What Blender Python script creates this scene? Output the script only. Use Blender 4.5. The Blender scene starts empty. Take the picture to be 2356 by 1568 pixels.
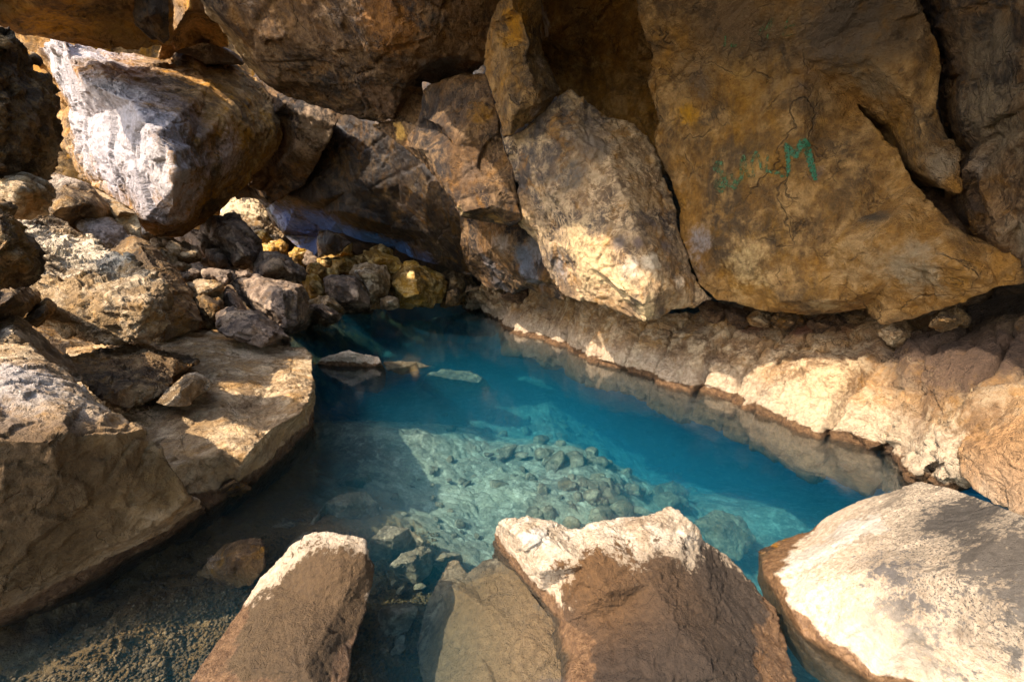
import bpy, math, random
import numpy as np
from mathutils import Vector
from mathutils.geometry import delaunay_2d_cdt

# ------------------------------------------------------------------ camera, sky, sun
scene = bpy.context.scene
COL = scene.collection
CAM_H = 1.5
PITCH = math.radians(11.0)
cam_d = bpy.data.cameras.new('camera'); cam = bpy.data.objects.new('camera', cam_d)
COL.objects.link(cam); scene.camera = cam
cam.location = (0, 0, CAM_H)
cam.rotation_euler = (math.radians(90) - PITCH, 0, 0)
cam_d.sensor_width = 36; cam_d.lens = 16.0
cam_d.clip_start = 0.02; cam_d.clip_end = 500

SUN_TRAVEL = Vector((0.68, 0.52, -0.84)).normalized()     # the way the light goes
sun_d = bpy.data.lights.new('sun', 'SUN'); sun = bpy.data.objects.new('sun', sun_d)
COL.objects.link(sun)
sun_d.energy = 2.7; sun_d.angle = math.radians(0.5); sun_d.color = (1.0, 0.88, 0.73)
sun.rotation_euler = SUN_TRAVEL.to_track_quat('-Z', 'Y').to_euler()
sun.location = (-20, 0, 15)
world = bpy.data.worlds.new('World'); scene.world = world
world.use_nodes = True
wn = world.node_tree; wn.nodes.clear()
sky = wn.nodes.new('ShaderNodeTexSky'); sky.sky_type = 'NISHITA'; sky.sun_disc = False
sky.sun_elevation = math.asin(-SUN_TRAVEL.z)
sky.sun_rotation = math.atan2(-SUN_TRAVEL.x, -SUN_TRAVEL.y)
sky.dust_density = 2.0; sky.ozone_density = 0.6
bg = wn.nodes.new('ShaderNodeBackground'); bg.inputs['Strength'].default_value = 0.15
wo = wn.nodes.new('ShaderNodeOutputWorld')
wn.links.new(sky.outputs[0], bg.inputs[0]); wn.links.new(bg.outputs[0], wo.inputs[0])
vs = scene.view_settings
vs.view_transform = 'Standard'; vs.look = 'None'; vs.exposure = 1.97; vs.gamma = 1.0
try:
    scene.cycles.max_bounces = 9; scene.cycles.diffuse_bounces = 5; scene.cycles.glossy_bounces = 3
    scene.cycles.transparent_max_bounces = 12; scene.cycles.volume_bounces = 1
    scene.cycles.use_denoising = True
    scene.cycles.sample_clamp_indirect = 6.0
except Exception:
    pass

# ------------------------------------------------------------------ space helpers
# places are surveyed as (bearing x, bearing y, distance): bearings on the survey sheet 2356 x 1568
FU = 16 / 36 * 2356; CX, CY = 1178.0, 784.0
cp, sp_ = math.cos(PITCH), math.sin(PITCH)
def T(x, y, d):
    """point from bearings and depth along the view axis; a string depth is a height: 'z0.3'"""
    a = (x - CX) / FU; b = (CY - y) / FU
    dz = -sp_ + cp * b
    if isinstance(d, str):
        d = (float(d[1:]) - CAM_H) / dz
    return np.array((d * a, d * (cp + sp_ * b), CAM_H + d * dz))
CROPS = {'U': (0, 0, 1), '1': (0, 0, .33853), '2': (779.2, 0, .33853), '3': (1558.3, 0, .33853),
         '4': (0, 521.5, .33853), '5': (779.2, 521.5, .33853), '6': (1558.3, 521.5, .33853),
         '7': (0, 1043, .33853), '8': (779.2, 1043, .33853), '9': (1558.3, 1043, .33853),
         'M': (306.8, 398.8, .3646), 'F': (490.8, 337.4, .18229), 'P': (674.9, 766.9, .2604)}

# ------------------------------------------------------------------ numpy noise
def _h(ix, iy, iz, seed):
    h = (ix.astype(np.int64) * 374761393 + iy.astype(np.int64) * 668265263 + iz.astype(np.int64) * 2147483647 + seed * 1274126177) & 0xFFFFFFFF
    h = ((h ^ (h >> 13)) * 1103515245 + 12345) & 0xFFFFFFFF
    h = ((h ^ (h >> 16)) * 2246822519) & 0xFFFFFFFF
    h = ((h ^ (h >> 13)) * 3266489917) & 0xFFFFFFFF
    return (h ^ (h >> 16)) & 0xFFFFFFFF
def _r(h, k):
    return (((h * (2654435761 + 2 * k * 40503 + 1)) & 0xFFFFFFFF) >> 8 & 0xFFFF) / 65535.0
def perlin(P, seed=0):
    I = np.floor(P).astype(np.int64); F = P - I
    w = F * F * F * (F * (F * 6 - 15) + 10)
    out = np.zeros(len(P))
    for dx in (0, 1):
        for dy in (0, 1):
            for dz in (0, 1):
                h = _h(I[:, 0] + dx, I[:, 1] + dy, I[:, 2] + dz, seed)
                gx = _r(h, 1) * 2 - 1; gy = _r(h, 2) * 2 - 1; gz = _r(h, 3) * 2 - 1
                dot = gx * (F[:, 0] - dx) + gy * (F[:, 1] - dy) + gz * (F[:, 2] - dz)
                ww = (w[:, 0] if dx else 1 - w[:, 0]) * (w[:, 1] if dy else 1 - w[:, 1]) * (w[:, 2] if dz else 1 - w[:, 2])
                out += dot * ww
    return out * 1.3
def fbm(P, octv=4, seed=0, gain=.5):
    o = np.zeros(len(P)); a = 1; 
    for k in range(octv):
        o += a * perlin(P * (2.03 ** k) + 17.3 * k, seed + k); a *= gain
    return o
def ridged(P, octv=4, seed=0, gain=.55):
    o = np.zeros(len(P)); a = 1
    for k in range(octv):
        o += a * (1 - 2.2 * np.abs(perlin(P * (2.07 ** k) + 9.1 * k, seed + k))); a *= gain
    return o / 2
def facet(P, seed=0, tilt=1.0, step=.35):
    """cells of broken rock: each a tilted plane, a step between neighbours"""
    I = np.floor(P).astype(np.int64)
    best = np.full(len(P), 1e9); val = np.zeros(len(P)); sec = np.full(len(P), 1e9)
    for dx in (-1, 0, 1):
        for dy in (-1, 0, 1):
            for dz in (-1, 0, 1):
                J = I + (dx, dy, dz)
                h = _h(J[:, 0], J[:, 1], J[:, 2], seed)
                C = J + np.stack((_r(h, 1), _r(h, 2), _r(h, 3)), 1)
                D = P - C; d2 = (D * D).sum(1)
                g = np.stack((_r(h, 4), _r(h, 5), _r(h, 6)), 1) * 2 - 1
                v = tilt * (D * g).sum(1) + step * (_r(h, 7) - .5)
                m = d2 < best
                sec = np.where(m, best, np.minimum(sec, d2))
                val = np.where(m, v, val); best = np.where(m, d2, best)
    return val, np.sqrt(sec) - np.sqrt(best)

# ------------------------------------------------------------------ mesh helpers
def refine(V, Tr, L, maxit=14):
    """split long edges until every edge is shorter than L(midpoint); V has extra columns"""
    for it in range(maxit):
        E = np.concatenate((Tr[:, [0, 1]], Tr[:, [1, 2]], Tr[:, [2, 0]]))
        E.sort(axis=1)
        key = E[:, 0].astype(np.int64) * len(V) + E[:, 1]
        uk, inv = np.unique(key, return_inverse=True)
        a = uk // len(V); b = uk % len(V)
        ln = np.linalg.norm(V[a, :3] - V[b, :3], axis=1)
        mid = (V[a] + V[b]) / 2
        split = ln > L(mid)
        if not split.any():
            break
        idx = np.full(len(uk), -1); idx[split] = len(V) + np.arange(split.sum())
        V = np.concatenate((V, mid[split]))
        m = idx[inv].reshape(3, -1).T            # mids of edges 01,12,20
        A, B, C = Tr.T
        c = (m >= 0).astype(int); code = c[:, 0] + 2 * c[:, 1] + 4 * c[:, 2]
        out = [Tr[code == 0]]
        def add(mask, *tris):
            for t in tris:
                out.append(np.stack([x[mask] for x in t], 1))
        m0, m1, m2 = m.T
        k = code == 7; add(k, (A, m0, m2), (m0, B, m1), (m2, m1, C), (m0, m1, m2))
        k = code == 1; add(k, (A, m0, C), (m0, B, C))
        k = code == 2; add(k, (A, B, m1), (A, m1, C))
        k = code == 4; add(k, (A, B, m2), (m2, B, C))
        k = code == 3; add(k, (A, m0, C), (m0, B, m1), (m0, m1, C))
        k = code == 6; add(k, (B, m1, A), (m1, C, m2), (m1, m2, A))
        k = code == 5; add(k, (A, m0, m2), (m0, B, m2), (m2, B, C))
        Tr = np.concatenate(out)
    return V, Tr
def normals(V, Tr):
    fn = np.cross(V[Tr[:, 1]] - V[Tr[:, 0]], V[Tr[:, 2]] - V[Tr[:, 0]])
    N = np.zeros_like(V)
    for k in range(3):
        for j in range(3):
            N[:, j] += np.bincount(Tr[:, k], fn[:, j], len(V))
    return N / (np.linalg.norm(N, axis=1)[:, None] + 1e-12)
def smooth(V, Tr, it, lam=.6):
    E = np.concatenate((Tr[:, [0, 1]], Tr[:, [1, 2]], Tr[:, [2, 0]]))
    i = np.concatenate((E[:, 0], E[:, 1])); j = np.concatenate((E[:, 1], E[:, 0]))
    n = np.bincount(i, minlength=len(V)) + 1e-9
    for _ in range(it):
        S = np.stack([np.bincount(i, V[j, k], len(V)) for k in range(V.shape[1])], 1) / n[:, None]
        V = V * (1 - lam) + S * lam
    return V
def mesh_obj(name, V, Tr, mat, tint=None, parent=None):
    me = bpy.data.meshes.new(name)
    me.vertices.add(len(V)); me.vertices.foreach_set('co', np.ascontiguousarray(V, dtype=np.float32).ravel())
    me.loops.add(len(Tr) * 3); me.loops.foreach_set('vertex_index', Tr.astype(np.int32).ravel())
    me.polygons.add(len(Tr)); me.polygons.foreach_set('loop_start', np.arange(0, len(Tr) * 3, 3, dtype=np.int32))
    me.polygons.foreach_set('loop_total', np.full(len(Tr), 3, dtype=np.int32))
    me.update(calc_edges=True)
    me.polygons.foreach_set('use_smooth', np.ones(len(Tr), dtype=bool))
    if tint is not None:
        at = me.color_attributes.new('stain_and_light', 'FLOAT_COLOR', 'POINT')
        at.data.foreach_set('color', tint.astype(np.float32).ravel())
    me.materials.append(mat)
    o = bpy.data.objects.new(name, me); COL.objects.link(o)
    if parent: o.parent = parent
    return o

# ------------------------------------------------------------------ materials
def rock_mat(name, dark, mid, light, scale=1.0, bump=1.0, pits=.4, speck=.0, crust=False, rough=.85, strata=0., bias=0., ochre=(.50, .25, .07), ochre_amt=.35, sat=1.2, pitcol=0., crack=1.0, crisp=False, subamt=1.0, wetz=.05, whiteamt=.8, vein=.12):
    m = bpy.data.materials.new(name); m.use_nodes = True
    nt = m.node_tree; N = nt.nodes; Lk = nt.links
    B = N['Principled BSDF']
    def new(t, **kw):
        n = N.new(t)
        for k, v in kw.items(): setattr(n, k, v)
        return n
    geo = new('ShaderNodeNewGeometry')
    pos = new('ShaderNodeVectorMath', operation='SCALE'); pos.inputs['Scale'].default_value = scale
    Lk.new(geo.outputs['Position'], pos.inputs[0])
    def noise(s, det=6, ro=.6, dist=0., vec=None):
        n = new('ShaderNodeTexNoise'); n.inputs['Scale'].default_value = s; n.inputs['Detail'].default_value = det
        n.inputs['Roughness'].default_value = ro; n.inputs['Distortion'].default_value = dist
        Lk.new(vec or pos.outputs[0], n.inputs['Vector']); return n.outputs['Fac']
    def ramp(src, lo, hi):
        r = new('ShaderNodeMapRange'); r.inputs['From Min'].default_value = lo; r.inputs['From Max'].default_value = hi
        r.interpolation_type = 'SMOOTHSTEP'
        Lk.new(src, r.inputs['Value']); return r.outputs[0]
    def mix(f, a, b, mode='MIX'):
        x = new('ShaderNodeMix', data_type='RGBA', blend_type=mode)
        for s, v in ((0, f), (6, a), (7, b)):
            if isinstance(v, (int, float)): x.inputs[s].default_value = v
            elif isinstance(v, tuple): x.inputs[s].default_value = (*v, 1)
            else: Lk.new(v, x.inputs[s])
        return x.outputs[2]
    def math_(op, a, b=None):
        x = new('ShaderNodeMath', operation=op)
        for s, v in ((0, a), (1, b)):
            if v is None: continue
            if isinstance(v, (int, float)): x.inputs[s].default_value = v
            else: Lk.new(v, x.inputs[s])
        return x.outputs[0]
    n1 = noise(1.1, 8, .62, .6); n2 = noise(3.7, 8, .68, .3); n3 = noise(17, 6, .7)
    c = mix(ramp(n1, .40 - bias, .62 - bias), dark, mid)
    c = mix(ramp(n2, .47 - bias, .66 - bias), c, light)
    n4 = noise(2.3, 7, .65, 1.2)
    c = mix(math_('MULTIPLY', ramp(n4, .5, .64), ochre_amt), c, ochre)
    # mineral veins and streaks that run down the rock
    if strata:
        mp = new('ShaderNodeMapping'); mp.inputs['Scale'].default_value = (2.5, 2.5, .5)
        Lk.new(pos.outputs[0], mp.inputs[0])
        st = noise(2.2, 7, .7, .5, mp.outputs[0])
        c = mix(math_('MULTIPLY', ramp(st, .54, .66), strata), c, light)
        st2 = noise(2.9, 7, .7, .8, mp.outputs[0])
        c = mix(math_('MULTIPLY', ramp(st2, .56, .66), strata), c, dark)
    # pale mineral veins that wander over the face
    vn = noise(1.5, 5, .55, 1.6); vn2 = noise(4.2, 4, .5, 2.2)
    r1 = math_('SUBTRACT', 1.0, ramp(math_('ABSOLUTE', math_('SUBTRACT', vn, .5)), .0, .035))
    r2 = math_('SUBTRACT', 1.0, ramp(math_('ABSOLUTE', math_('SUBTRACT', vn2, .5)), .0, .045))
    vm = math_('MULTIPLY', math_('MAXIMUM', r1, math_('MULTIPLY', r2, .8)), ramp(noise(1.2, 4), .45, .60))
    c = mix(math_('MULTIPLY', vm, vein), c, tuple(min(.7, v * 1.15) for v in light))
    # joints and hairline cracks
    cn = new('ShaderNodeTexNoise'); cn.inputs['Scale'].default_value = 2.2; cn.inputs['Detail'].default_value = 5; Lk.new(pos.outputs[0], cn.inputs['Vector'])
    cs = new('ShaderNodeVectorMath', operation='SCALE'); cs.inputs['Scale'].default_value = .7; Lk.new(cn.outputs['Color'], cs.inputs[0])
    ca = new('ShaderNodeVectorMath', operation='ADD'); Lk.new(pos.outputs[0], ca.inputs[0]); Lk.new(cs.outputs[0], ca.inputs[1])
    cv = new('ShaderNodeTexVoronoi', feature='DISTANCE_TO_EDGE'); cv.inputs['Scale'].default_value = 1.5; Lk.new(ca.outputs[0], cv.inputs['Vector'])
    cv2 = new('ShaderNodeTexVoronoi', feature='DISTANCE_TO_EDGE'); cv2.inputs['Scale'].default_value = 5.5; Lk.new(ca.outputs[0], cv2.inputs['Vector'])
    k1 = math_('MULTIPLY', math_('SUBTRACT', 1.0, ramp(cv.outputs['Distance'], .002, .016)), ramp(noise(1.6, 3), .50, .62))
    k2 = math_('MULTIPLY', math_('SUBTRACT', 1.0, ramp(cv2.outputs['Distance'], .004, .03)), ramp(noise(2.7, 3), .50, .60))
    ck = math_('MULTIPLY', math_('MAXIMUM', math_('MULTIPLY', k1, .75), math_('MULTIPLY', k2, .55)), crack)
    rim = math_('MULTIPLY', math_('MULTIPLY', math_('SUBTRACT', 1.0, ramp(cv.outputs['Distance'], .012, .07)), ramp(noise(3.3, 4), .5, .6)), .5 * min(1, crack))
    c = mix(rim, c, light)
    c = mix(math_('MULTIPLY', ck, .8), c, tuple(v * .35 for v in dark))
    # fine grain
    g = ramp(n3, .3, .72)
    if pitcol:
        v3 = new('ShaderNodeTexVoronoi'); v3.inputs['Scale'].default_value = 24; Lk.new(pos.outputs[0], v3.inputs['Vector'])
        pc = math_('MULTIPLY', math_('SUBTRACT', 1.0, ramp(v3.outputs['Distance'], .10, .24)), ramp(noise(5, 3), .5, .56))
        c = mix(math_('MULTIPLY', pc, pitcol), c, dark)
    c = mix(.55, c, mix(g, (.35, .33, .32), (1.35, 1.35, 1.35)), 'MULTIPLY')
    if speck:
        sk = ramp(noise(48, 4, .75, .2), .5, .62)
        c = mix(math_('MULTIPLY', sk, speck), c, dark)
    ro = rough
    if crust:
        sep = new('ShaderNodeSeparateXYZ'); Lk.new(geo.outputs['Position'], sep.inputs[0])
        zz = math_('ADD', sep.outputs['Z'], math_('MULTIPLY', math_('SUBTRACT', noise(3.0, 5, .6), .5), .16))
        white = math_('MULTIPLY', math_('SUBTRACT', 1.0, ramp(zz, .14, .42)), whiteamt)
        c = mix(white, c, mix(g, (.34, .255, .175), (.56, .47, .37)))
    if True:
        at = new('ShaderNodeAttribute', attribute_name='stain_and_light')
        w = math_('MULTIPLY', ramp(math_('ADD', at.outputs['Alpha'], math_('ADD', math_('MULTIPLY', math_('SUBTRACT', n2, .5), 1.6), math_('MULTIPLY', math_('SUBTRACT', n3, .5), 1.1))), .38 if crisp else .2, .62 if crisp else .85), ramp(at.outputs['Alpha'], .01, .2))
        c = mix(w, c, mix(.6, at.outputs['Color'], mix(g, (.5, .5, .5), (1.25, 1.25, 1.25)), 'MULTIPLY'))
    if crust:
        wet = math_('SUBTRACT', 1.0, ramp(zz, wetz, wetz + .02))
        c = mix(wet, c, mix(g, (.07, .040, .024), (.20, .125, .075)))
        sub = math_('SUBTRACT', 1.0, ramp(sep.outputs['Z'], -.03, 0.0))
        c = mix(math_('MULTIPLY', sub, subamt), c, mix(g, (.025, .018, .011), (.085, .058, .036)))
        rr = new('ShaderNodeMapRange'); rr.inputs['To Min'].default_value = rough; rr.inputs['To Max'].default_value = .5
        Lk.new(wet, rr.inputs['Value']); Lk.new(rr.outputs[0], B.inputs['Roughness'])
    else:
        B.inputs['Roughness'].default_value = ro
    B.inputs['Specular IOR Level'].default_value = .3
    hs = new('ShaderNodeHueSaturation'); hs.inputs['Saturation'].default_value = sat; Lk.new(c, hs.inputs['Color']); c = hs.outputs[0]
    Lk.new(c, B.inputs['Base Color'])
    # relief: coarse, grain, pits
    b1 = noise(9, 8, .72, .3); b2 = noise(60, 5, .7)
    vo = new('ShaderNodeTexVoronoi'); vo.inputs['Scale'].default_value = 30; vo.inputs['Randomness'].default_value = 1
    dv = new('ShaderNodeVectorMath', operation='ADD'); 
    nz = new('ShaderNodeTexNoise'); nz.inputs['Scale'].default_value = 9; Lk.new(pos.outputs[0], nz.inputs['Vector'])
    sc = new('ShaderNodeVectorMath', operation='SCALE'); sc.inputs['Scale'].default_value = .12
    Lk.new(nz.outputs['Color'], sc.inputs[0]); Lk.new(pos.outputs[0], dv.inputs[0]); Lk.new(sc.outputs[0], dv.inputs[1])
    Lk.new(dv.outputs[0], vo.inputs['Vector'])
    hole = math_('MULTIPLY', ramp(vo.outputs['Distance'], .12, .42), ramp(noise(5, 3), .42, .6))
    h = math_('ADD', math_('MULTIPLY', b1, 1.0), math_('MULTIPLY', b2, .38))
    h = math_('ADD', h, math_('MULTIPLY', hole, pits * .3))
    h = math_('SUBTRACT', h, math_('MULTIPLY', ck, .55))
    bp = new('ShaderNodeBump'); bp.inputs['Strength'].default_value = min(1, .8 * bump); bp.inputs['Distance'].default_value = .05 * bump / scale
    Lk.new(h, bp.inputs['Height']); Lk.new(bp.outputs[0], B.inputs['Normal'])
    return m

MAT = {
 'ceil':   rock_mat('dark ceiling basalt', (.025,.018,.014), (.115,.064,.030), (.26,.17,.10), 1.0, 1.2, .2, strata=.4, bias=-.02, vein=.55, ochre_amt=.35, ochre=(.30,.15,.05), rough=.6),
 'ceilo':  rock_mat('ochre ceiling basalt', (.09,.058,.032), (.30,.17,.075), (.46,.30,.16), 1.0, 1.0, .3, strata=.2, vein=.35, ochre_amt=.5),
 'wall':   rock_mat('ochre stained wall basalt', (.10,.066,.038), (.29,.160,.066), (.42,.27,.14), 1.0, 1.3, .45, strata=.4, bias=.01, vein=.3, ochre_amt=.3, ochre=(.38,.20,.06), rough=.7),
 'marble': rock_mat('pale veined basalt', (.08,.065,.055), (.27,.175,.10), (.46,.34,.22), 1.3, 1.1, .3, strata=.4, bias=.01, vein=.95, ochre_amt=.3),
 'far':    rock_mat('black glazed basalt', (.014,.011,.010), (.045,.030,.020), (.11,.075,.045), .9, .9, .1, strata=.3, rough=.45, bias=-.03, vein=.45, ochre_amt=.15),
 'blue':   rock_mat('blue grey glazed basalt', (.07,.08,.12), (.16,.18,.27), (.34,.38,.50), 1.2, .8, .1, rough=.45, ochre_amt=.05),
 'white':  rock_mat('pale weathered lava', (.22,.18,.165), (.48,.43,.41), (.72,.68,.66), 1.6, 1.5, .4, bias=.04, ochre_amt=.05),
 'porous': rock_mat('porous brown lava', (.07,.048,.03), (.24,.155,.085), (.42,.30,.18), 1.4, 1.8, 1.2, ochre_amt=.3),
 'boulder':rock_mat('tan porous boulder', (.14,.095,.055), (.34,.235,.135), (.58,.46,.32), 1.4, 1.5, .9, ochre_amt=.25, bias=.02),
 'grey':   rock_mat('grey brown block', (.08,.062,.05), (.21,.155,.115), (.38,.29,.215), 1.5, 1.1, .3, vein=.2, ochre_amt=.12),
 'gold':   rock_mat('golden broken block', (.16,.095,.04), (.46,.28,.10), (.68,.50,.27), 1.2, 1.1, .2, ochre_amt=.35, bias=.02),
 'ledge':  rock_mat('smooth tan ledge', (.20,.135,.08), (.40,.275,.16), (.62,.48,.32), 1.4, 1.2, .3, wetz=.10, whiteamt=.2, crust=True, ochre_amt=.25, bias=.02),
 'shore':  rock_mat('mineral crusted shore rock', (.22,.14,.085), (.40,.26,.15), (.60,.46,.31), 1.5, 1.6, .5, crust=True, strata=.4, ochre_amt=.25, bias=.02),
 'dirt':   rock_mat('dark crumbly lava', (.045,.028,.02), (.13,.080,.05), (.24,.155,.10), 2.2, 2.2, 1.0, ochre_amt=.1),
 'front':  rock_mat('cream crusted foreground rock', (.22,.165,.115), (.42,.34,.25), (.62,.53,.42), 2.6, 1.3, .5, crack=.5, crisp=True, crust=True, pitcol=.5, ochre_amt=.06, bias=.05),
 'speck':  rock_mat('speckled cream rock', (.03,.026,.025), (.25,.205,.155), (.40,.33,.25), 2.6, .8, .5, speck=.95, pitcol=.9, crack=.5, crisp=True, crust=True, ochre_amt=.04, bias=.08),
 'wet':    rock_mat('wet brown rock', (.05,.034,.024), (.19,.115,.06), (.34,.22,.13), 3.0, 1.6, .5, rough=.42, crack=.5, ochre_amt=.4),
 'sub':    rock_mat('submerged tan rock', (.08,.062,.042), (.20,.155,.105), (.34,.28,.20), 2.2, 1.2, .3, ochre_amt=.08),
 'bed':    rock_mat('pool bed silt', (.18,.16,.12), (.33,.295,.215), (.48,.44,.34), 2.0, 1.3, .3, crack=0., ochre_amt=.04),
 'dgravel':rock_mat('dark gravel', (.045,.031,.017), (.125,.083,.046), (.22,.155,.095), 4.0, 1.5, .3, crack=0., ochre_amt=.12),
}

# ------------------------------------------------------------------ the rock builder
def tag(o, label, cat, group=None, kind=None):
    if kind: o['kind'] = kind
    if label: o['label'] = label
    if cat: o['category'] = cat
    if group: o['group'] = group
QUAL = 1.0
def rock(name, label, cat, crop, outline, inner=(), lines=(), d0=None, thick=1.0, mat='grey', s=None, amp=(.05, .07, .02, .006),
         sm=1, seed=None, stains=(), group=None, kind=None, res=1.0, shrink=.78, push=0., zmin=None, obj=True, strat=0., joints=None):
    ox, oy, sc = CROPS[crop]
    pts = [(p[0], p[1], p[2] if len(p) > 2 else d0) for p in list(outline) + list(inner)]
    xy = [(ox + p[0] * sc, oy + p[1] * sc) for p in pts]
    W = [T(x, y, p[2]) for (x, y), p in zip(xy, pts)]
    n = len(outline)
    edges = [(i, (i + 1) % n) for i in range(n)] + [tuple(l) for l in lines]
    r = delaunay_2d_cdt([Vector(v) for v in xy], edges, [list(range(n))], 1, 1e-4)
    v2, _, faces, ov, _, _ = r
    idx = []; W2 = []
    for k, src in enumerate(ov):
        if src: W2.append(W[src[0]])
        else:                                     # crossing lines: nearest surveyed depths
            dd = np.array([(v2[k][0] - x) ** 2 + (v2[k][1] - y) ** 2 for x, y in xy]); j = dd.argsort()[:3]
            w = 1 / (dd[j] + 1); w /= w.sum(); W2.append(sum(W[q] * ww for q, ww in zip(j, w)))
    back_of = {}
    for k, src in enumerate(ov):
        for q in src: back_of[q] = k
    F = [tuple(f) for f in faces if len(f) == 3]
    nf = len(W2); W2 = np.array(W2)
    rim = [back_of[i] for i in range(n)]
    cen = W2.mean(0)
    camp = np.array((0, 0, CAM_H))
    away = cen - camp; away /= np.linalg.norm(away)
    def ring(t, k):
        c = cen + away * t
        return c + (W2[:nf] - cen) * k
    mid = ring(thick * .45, 1 - (1 - shrink) * .3)[rim]; bk = ring(thick, shrink)
    V = np.concatenate((W2, mid, bk))
    flag = np.concatenate((np.zeros(nf), np.full(len(rim), .6), np.ones(nf)))
    # front faces look to the camera; sides and back follow their winding
    F2 = []
    for f in F:
        a, b, c = v2[f[0]], v2[f[1]], v2[f[2]]
        s2 = (b[0] - a[0]) * (c[1] - a[1]) - (b[1] - a[1]) * (c[0] - a[0])
        F2.append(f if s2 < 0 else (f[0], f[2], f[1]))
    F = F2
    R_ = len(rim); slot = {v: q for q, v in enumerate(rim)}
    tris = list(F) + [(f[0] + nf + R_, f[2] + nf + R_, f[1] + nf + R_) for f in F]
    de = {(f[q], f[(q + 1) % 3]) for f in F for q in range(3)}
    for a, b in de:
        if (b, a) in de or a not in slot or b not in slot: continue
        c, d = nf + slot[a], nf + slot[b]; e, f = nf + R_ + a, nf + R_ + b
        tris += [(b, a, c), (b, c, d), (d, c, e), (d, e, f)]
    Tr = np.array(tris); V = np.column_stack((V, flag))
    # make winding outward consistently: front faces must look to the camera
    f0 = Tr[0]; nn = np.cross(V[f0[1], :3] - V[f0[0], :3], V[f0[2], :3] - V[f0[0], :3])
    k = .0046 * QUAL * res
    def L(M):
        dist = np.maximum(np.linalg.norm(M[:, :3] - camp, axis=1), .6)
        return dist * k * (1 + 7 * np.clip(M[:, 3], 0, 1))
    V, Tr = refine(V, Tr, L)
    P = V[:, :3]; flag = V[:, 3]
    if sm: P = smooth(P, Tr, min(sm, 2))
    N = normals(smooth(P, Tr, 3), Tr)
    dist = np.linalg.norm(cen - camp)
    if s is None: s = dist * .2
    sd = seed if seed is not None else (sum(ord(ch) for ch in name + (label or '')) * 7 + n * 13) % 9973
    Q = P + sd * .37
    warp = np.stack([perlin(Q / s * 1.7 + 31 * k_, sd + 50 + k_) for k_ in range(3)], 1) * .16 * s
    Qw = Q + warp
    fa, fe = facet(Qw / (s * .55), sd, 1.0, .35)
    fb, fe2 = facet(Qw / (s * .16), sd + 5, 1.0, .4)
    fc, _ = facet(Qw / (s * .055), sd + 7, 1.0, .5)
    D = amp[0] * .7 * s * fbm(Q / s, 3, sd) + amp[1] * s * (fa * .6) + amp[2] * s * (fb * 1.1 + .45 * ridged(Qw / (s * .3), 3, sd + 9)) + amp[3] * s * (fc * 1.2 + 1.0 * fbm(Q / (s * .06), 3, sd + 3))
    if strat:
        z = (Q[:, 2] + .15 * Q[:, 0] + .25 * s * fbm(Q / s, 2, sd + 21)) / (s * .13)
        D += strat * s * (np.abs((z % 1) - .5) * 2) ** .6
    if joints:
        (jx, jy), sp, dep = joints
        u = (P[:, 0] * jx + P[:, 1] * jy + .10 * P[:, 2] + .10 * fbm(Q / .35, 3, sd + 40)) / sp
        k0 = np.floor(u); rr = lambda k: _r(_h(k, k * 0, k * 0, sd + 41), 2)
        lo_ = k0 + rr(k0) * .7; lo2 = np.where(u < lo_, (k0 - 1) + rr(k0 - 1) * .7, lo_); hi2 = np.where(u < lo_, lo_, (k0 + 1) + rr(k0 + 1) * .7)
        cell = np.where(u < lo_, k0 - 1, k0); e = np.minimum(u - lo2, hi2 - u) * sp
        t = (u - lo2) / (hi2 - lo2 + 1e-6)
        D += dep * ((_r(_h(cell, cell * 0 + 3, cell * 0, sd), 3) - .5) * 1.2 + (t - .5) * (_r(_h(cell, cell * 0 + 5, cell * 0, sd), 4) - .5) * 1.5) - dep * .9 * np.exp(-(e / .022) ** 2)
    D -= amp[1] * s * .25 * np.exp(-(fe / .035) ** 2)         # cracks where cells meet
    D *= np.where(flag > .3, .6, 1)
    P = P + N * D[:, None]
    if push: P = P + N * push
    if zmin is not None: P[:, 2] = np.maximum(P[:, 2], zmin)
    tint = np.zeros((len(P), 4)); wsum = np.full(len(P), 1e-6)
    for st in stains:                                          # x, y, radius on the sheet, depth, colour, weight
        x, y, rr, dd, colr, wgt = st
        c = T(ox + x * sc, oy + y * sc, dd); r3 = rr * sc / FU * np.linalg.norm(c - camp)
        g = wgt * np.exp(-((np.linalg.norm(P - c, axis=1) / r3) ** 2))
        tint[:, :3] += (g ** 2)[:, None] * np.array(colr); wsum += g ** 2; tint[:, 3] = np.maximum(tint[:, 3], g)
    tint[:, :3] /= wsum[:, None]
    if not obj: return P, Tr, tint
    # origin at the rock's base
    base = np.array((P[:, 0].mean(), P[:, 1].mean(), P[:, 2].min()))
    o = mesh_obj(name, P - base, Tr, MAT[mat], tint); o.location = base
    tag(o, label, cat, group, kind)
    SURF[o.name] = (P, Tr)
    return o
SURF = {}
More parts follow.
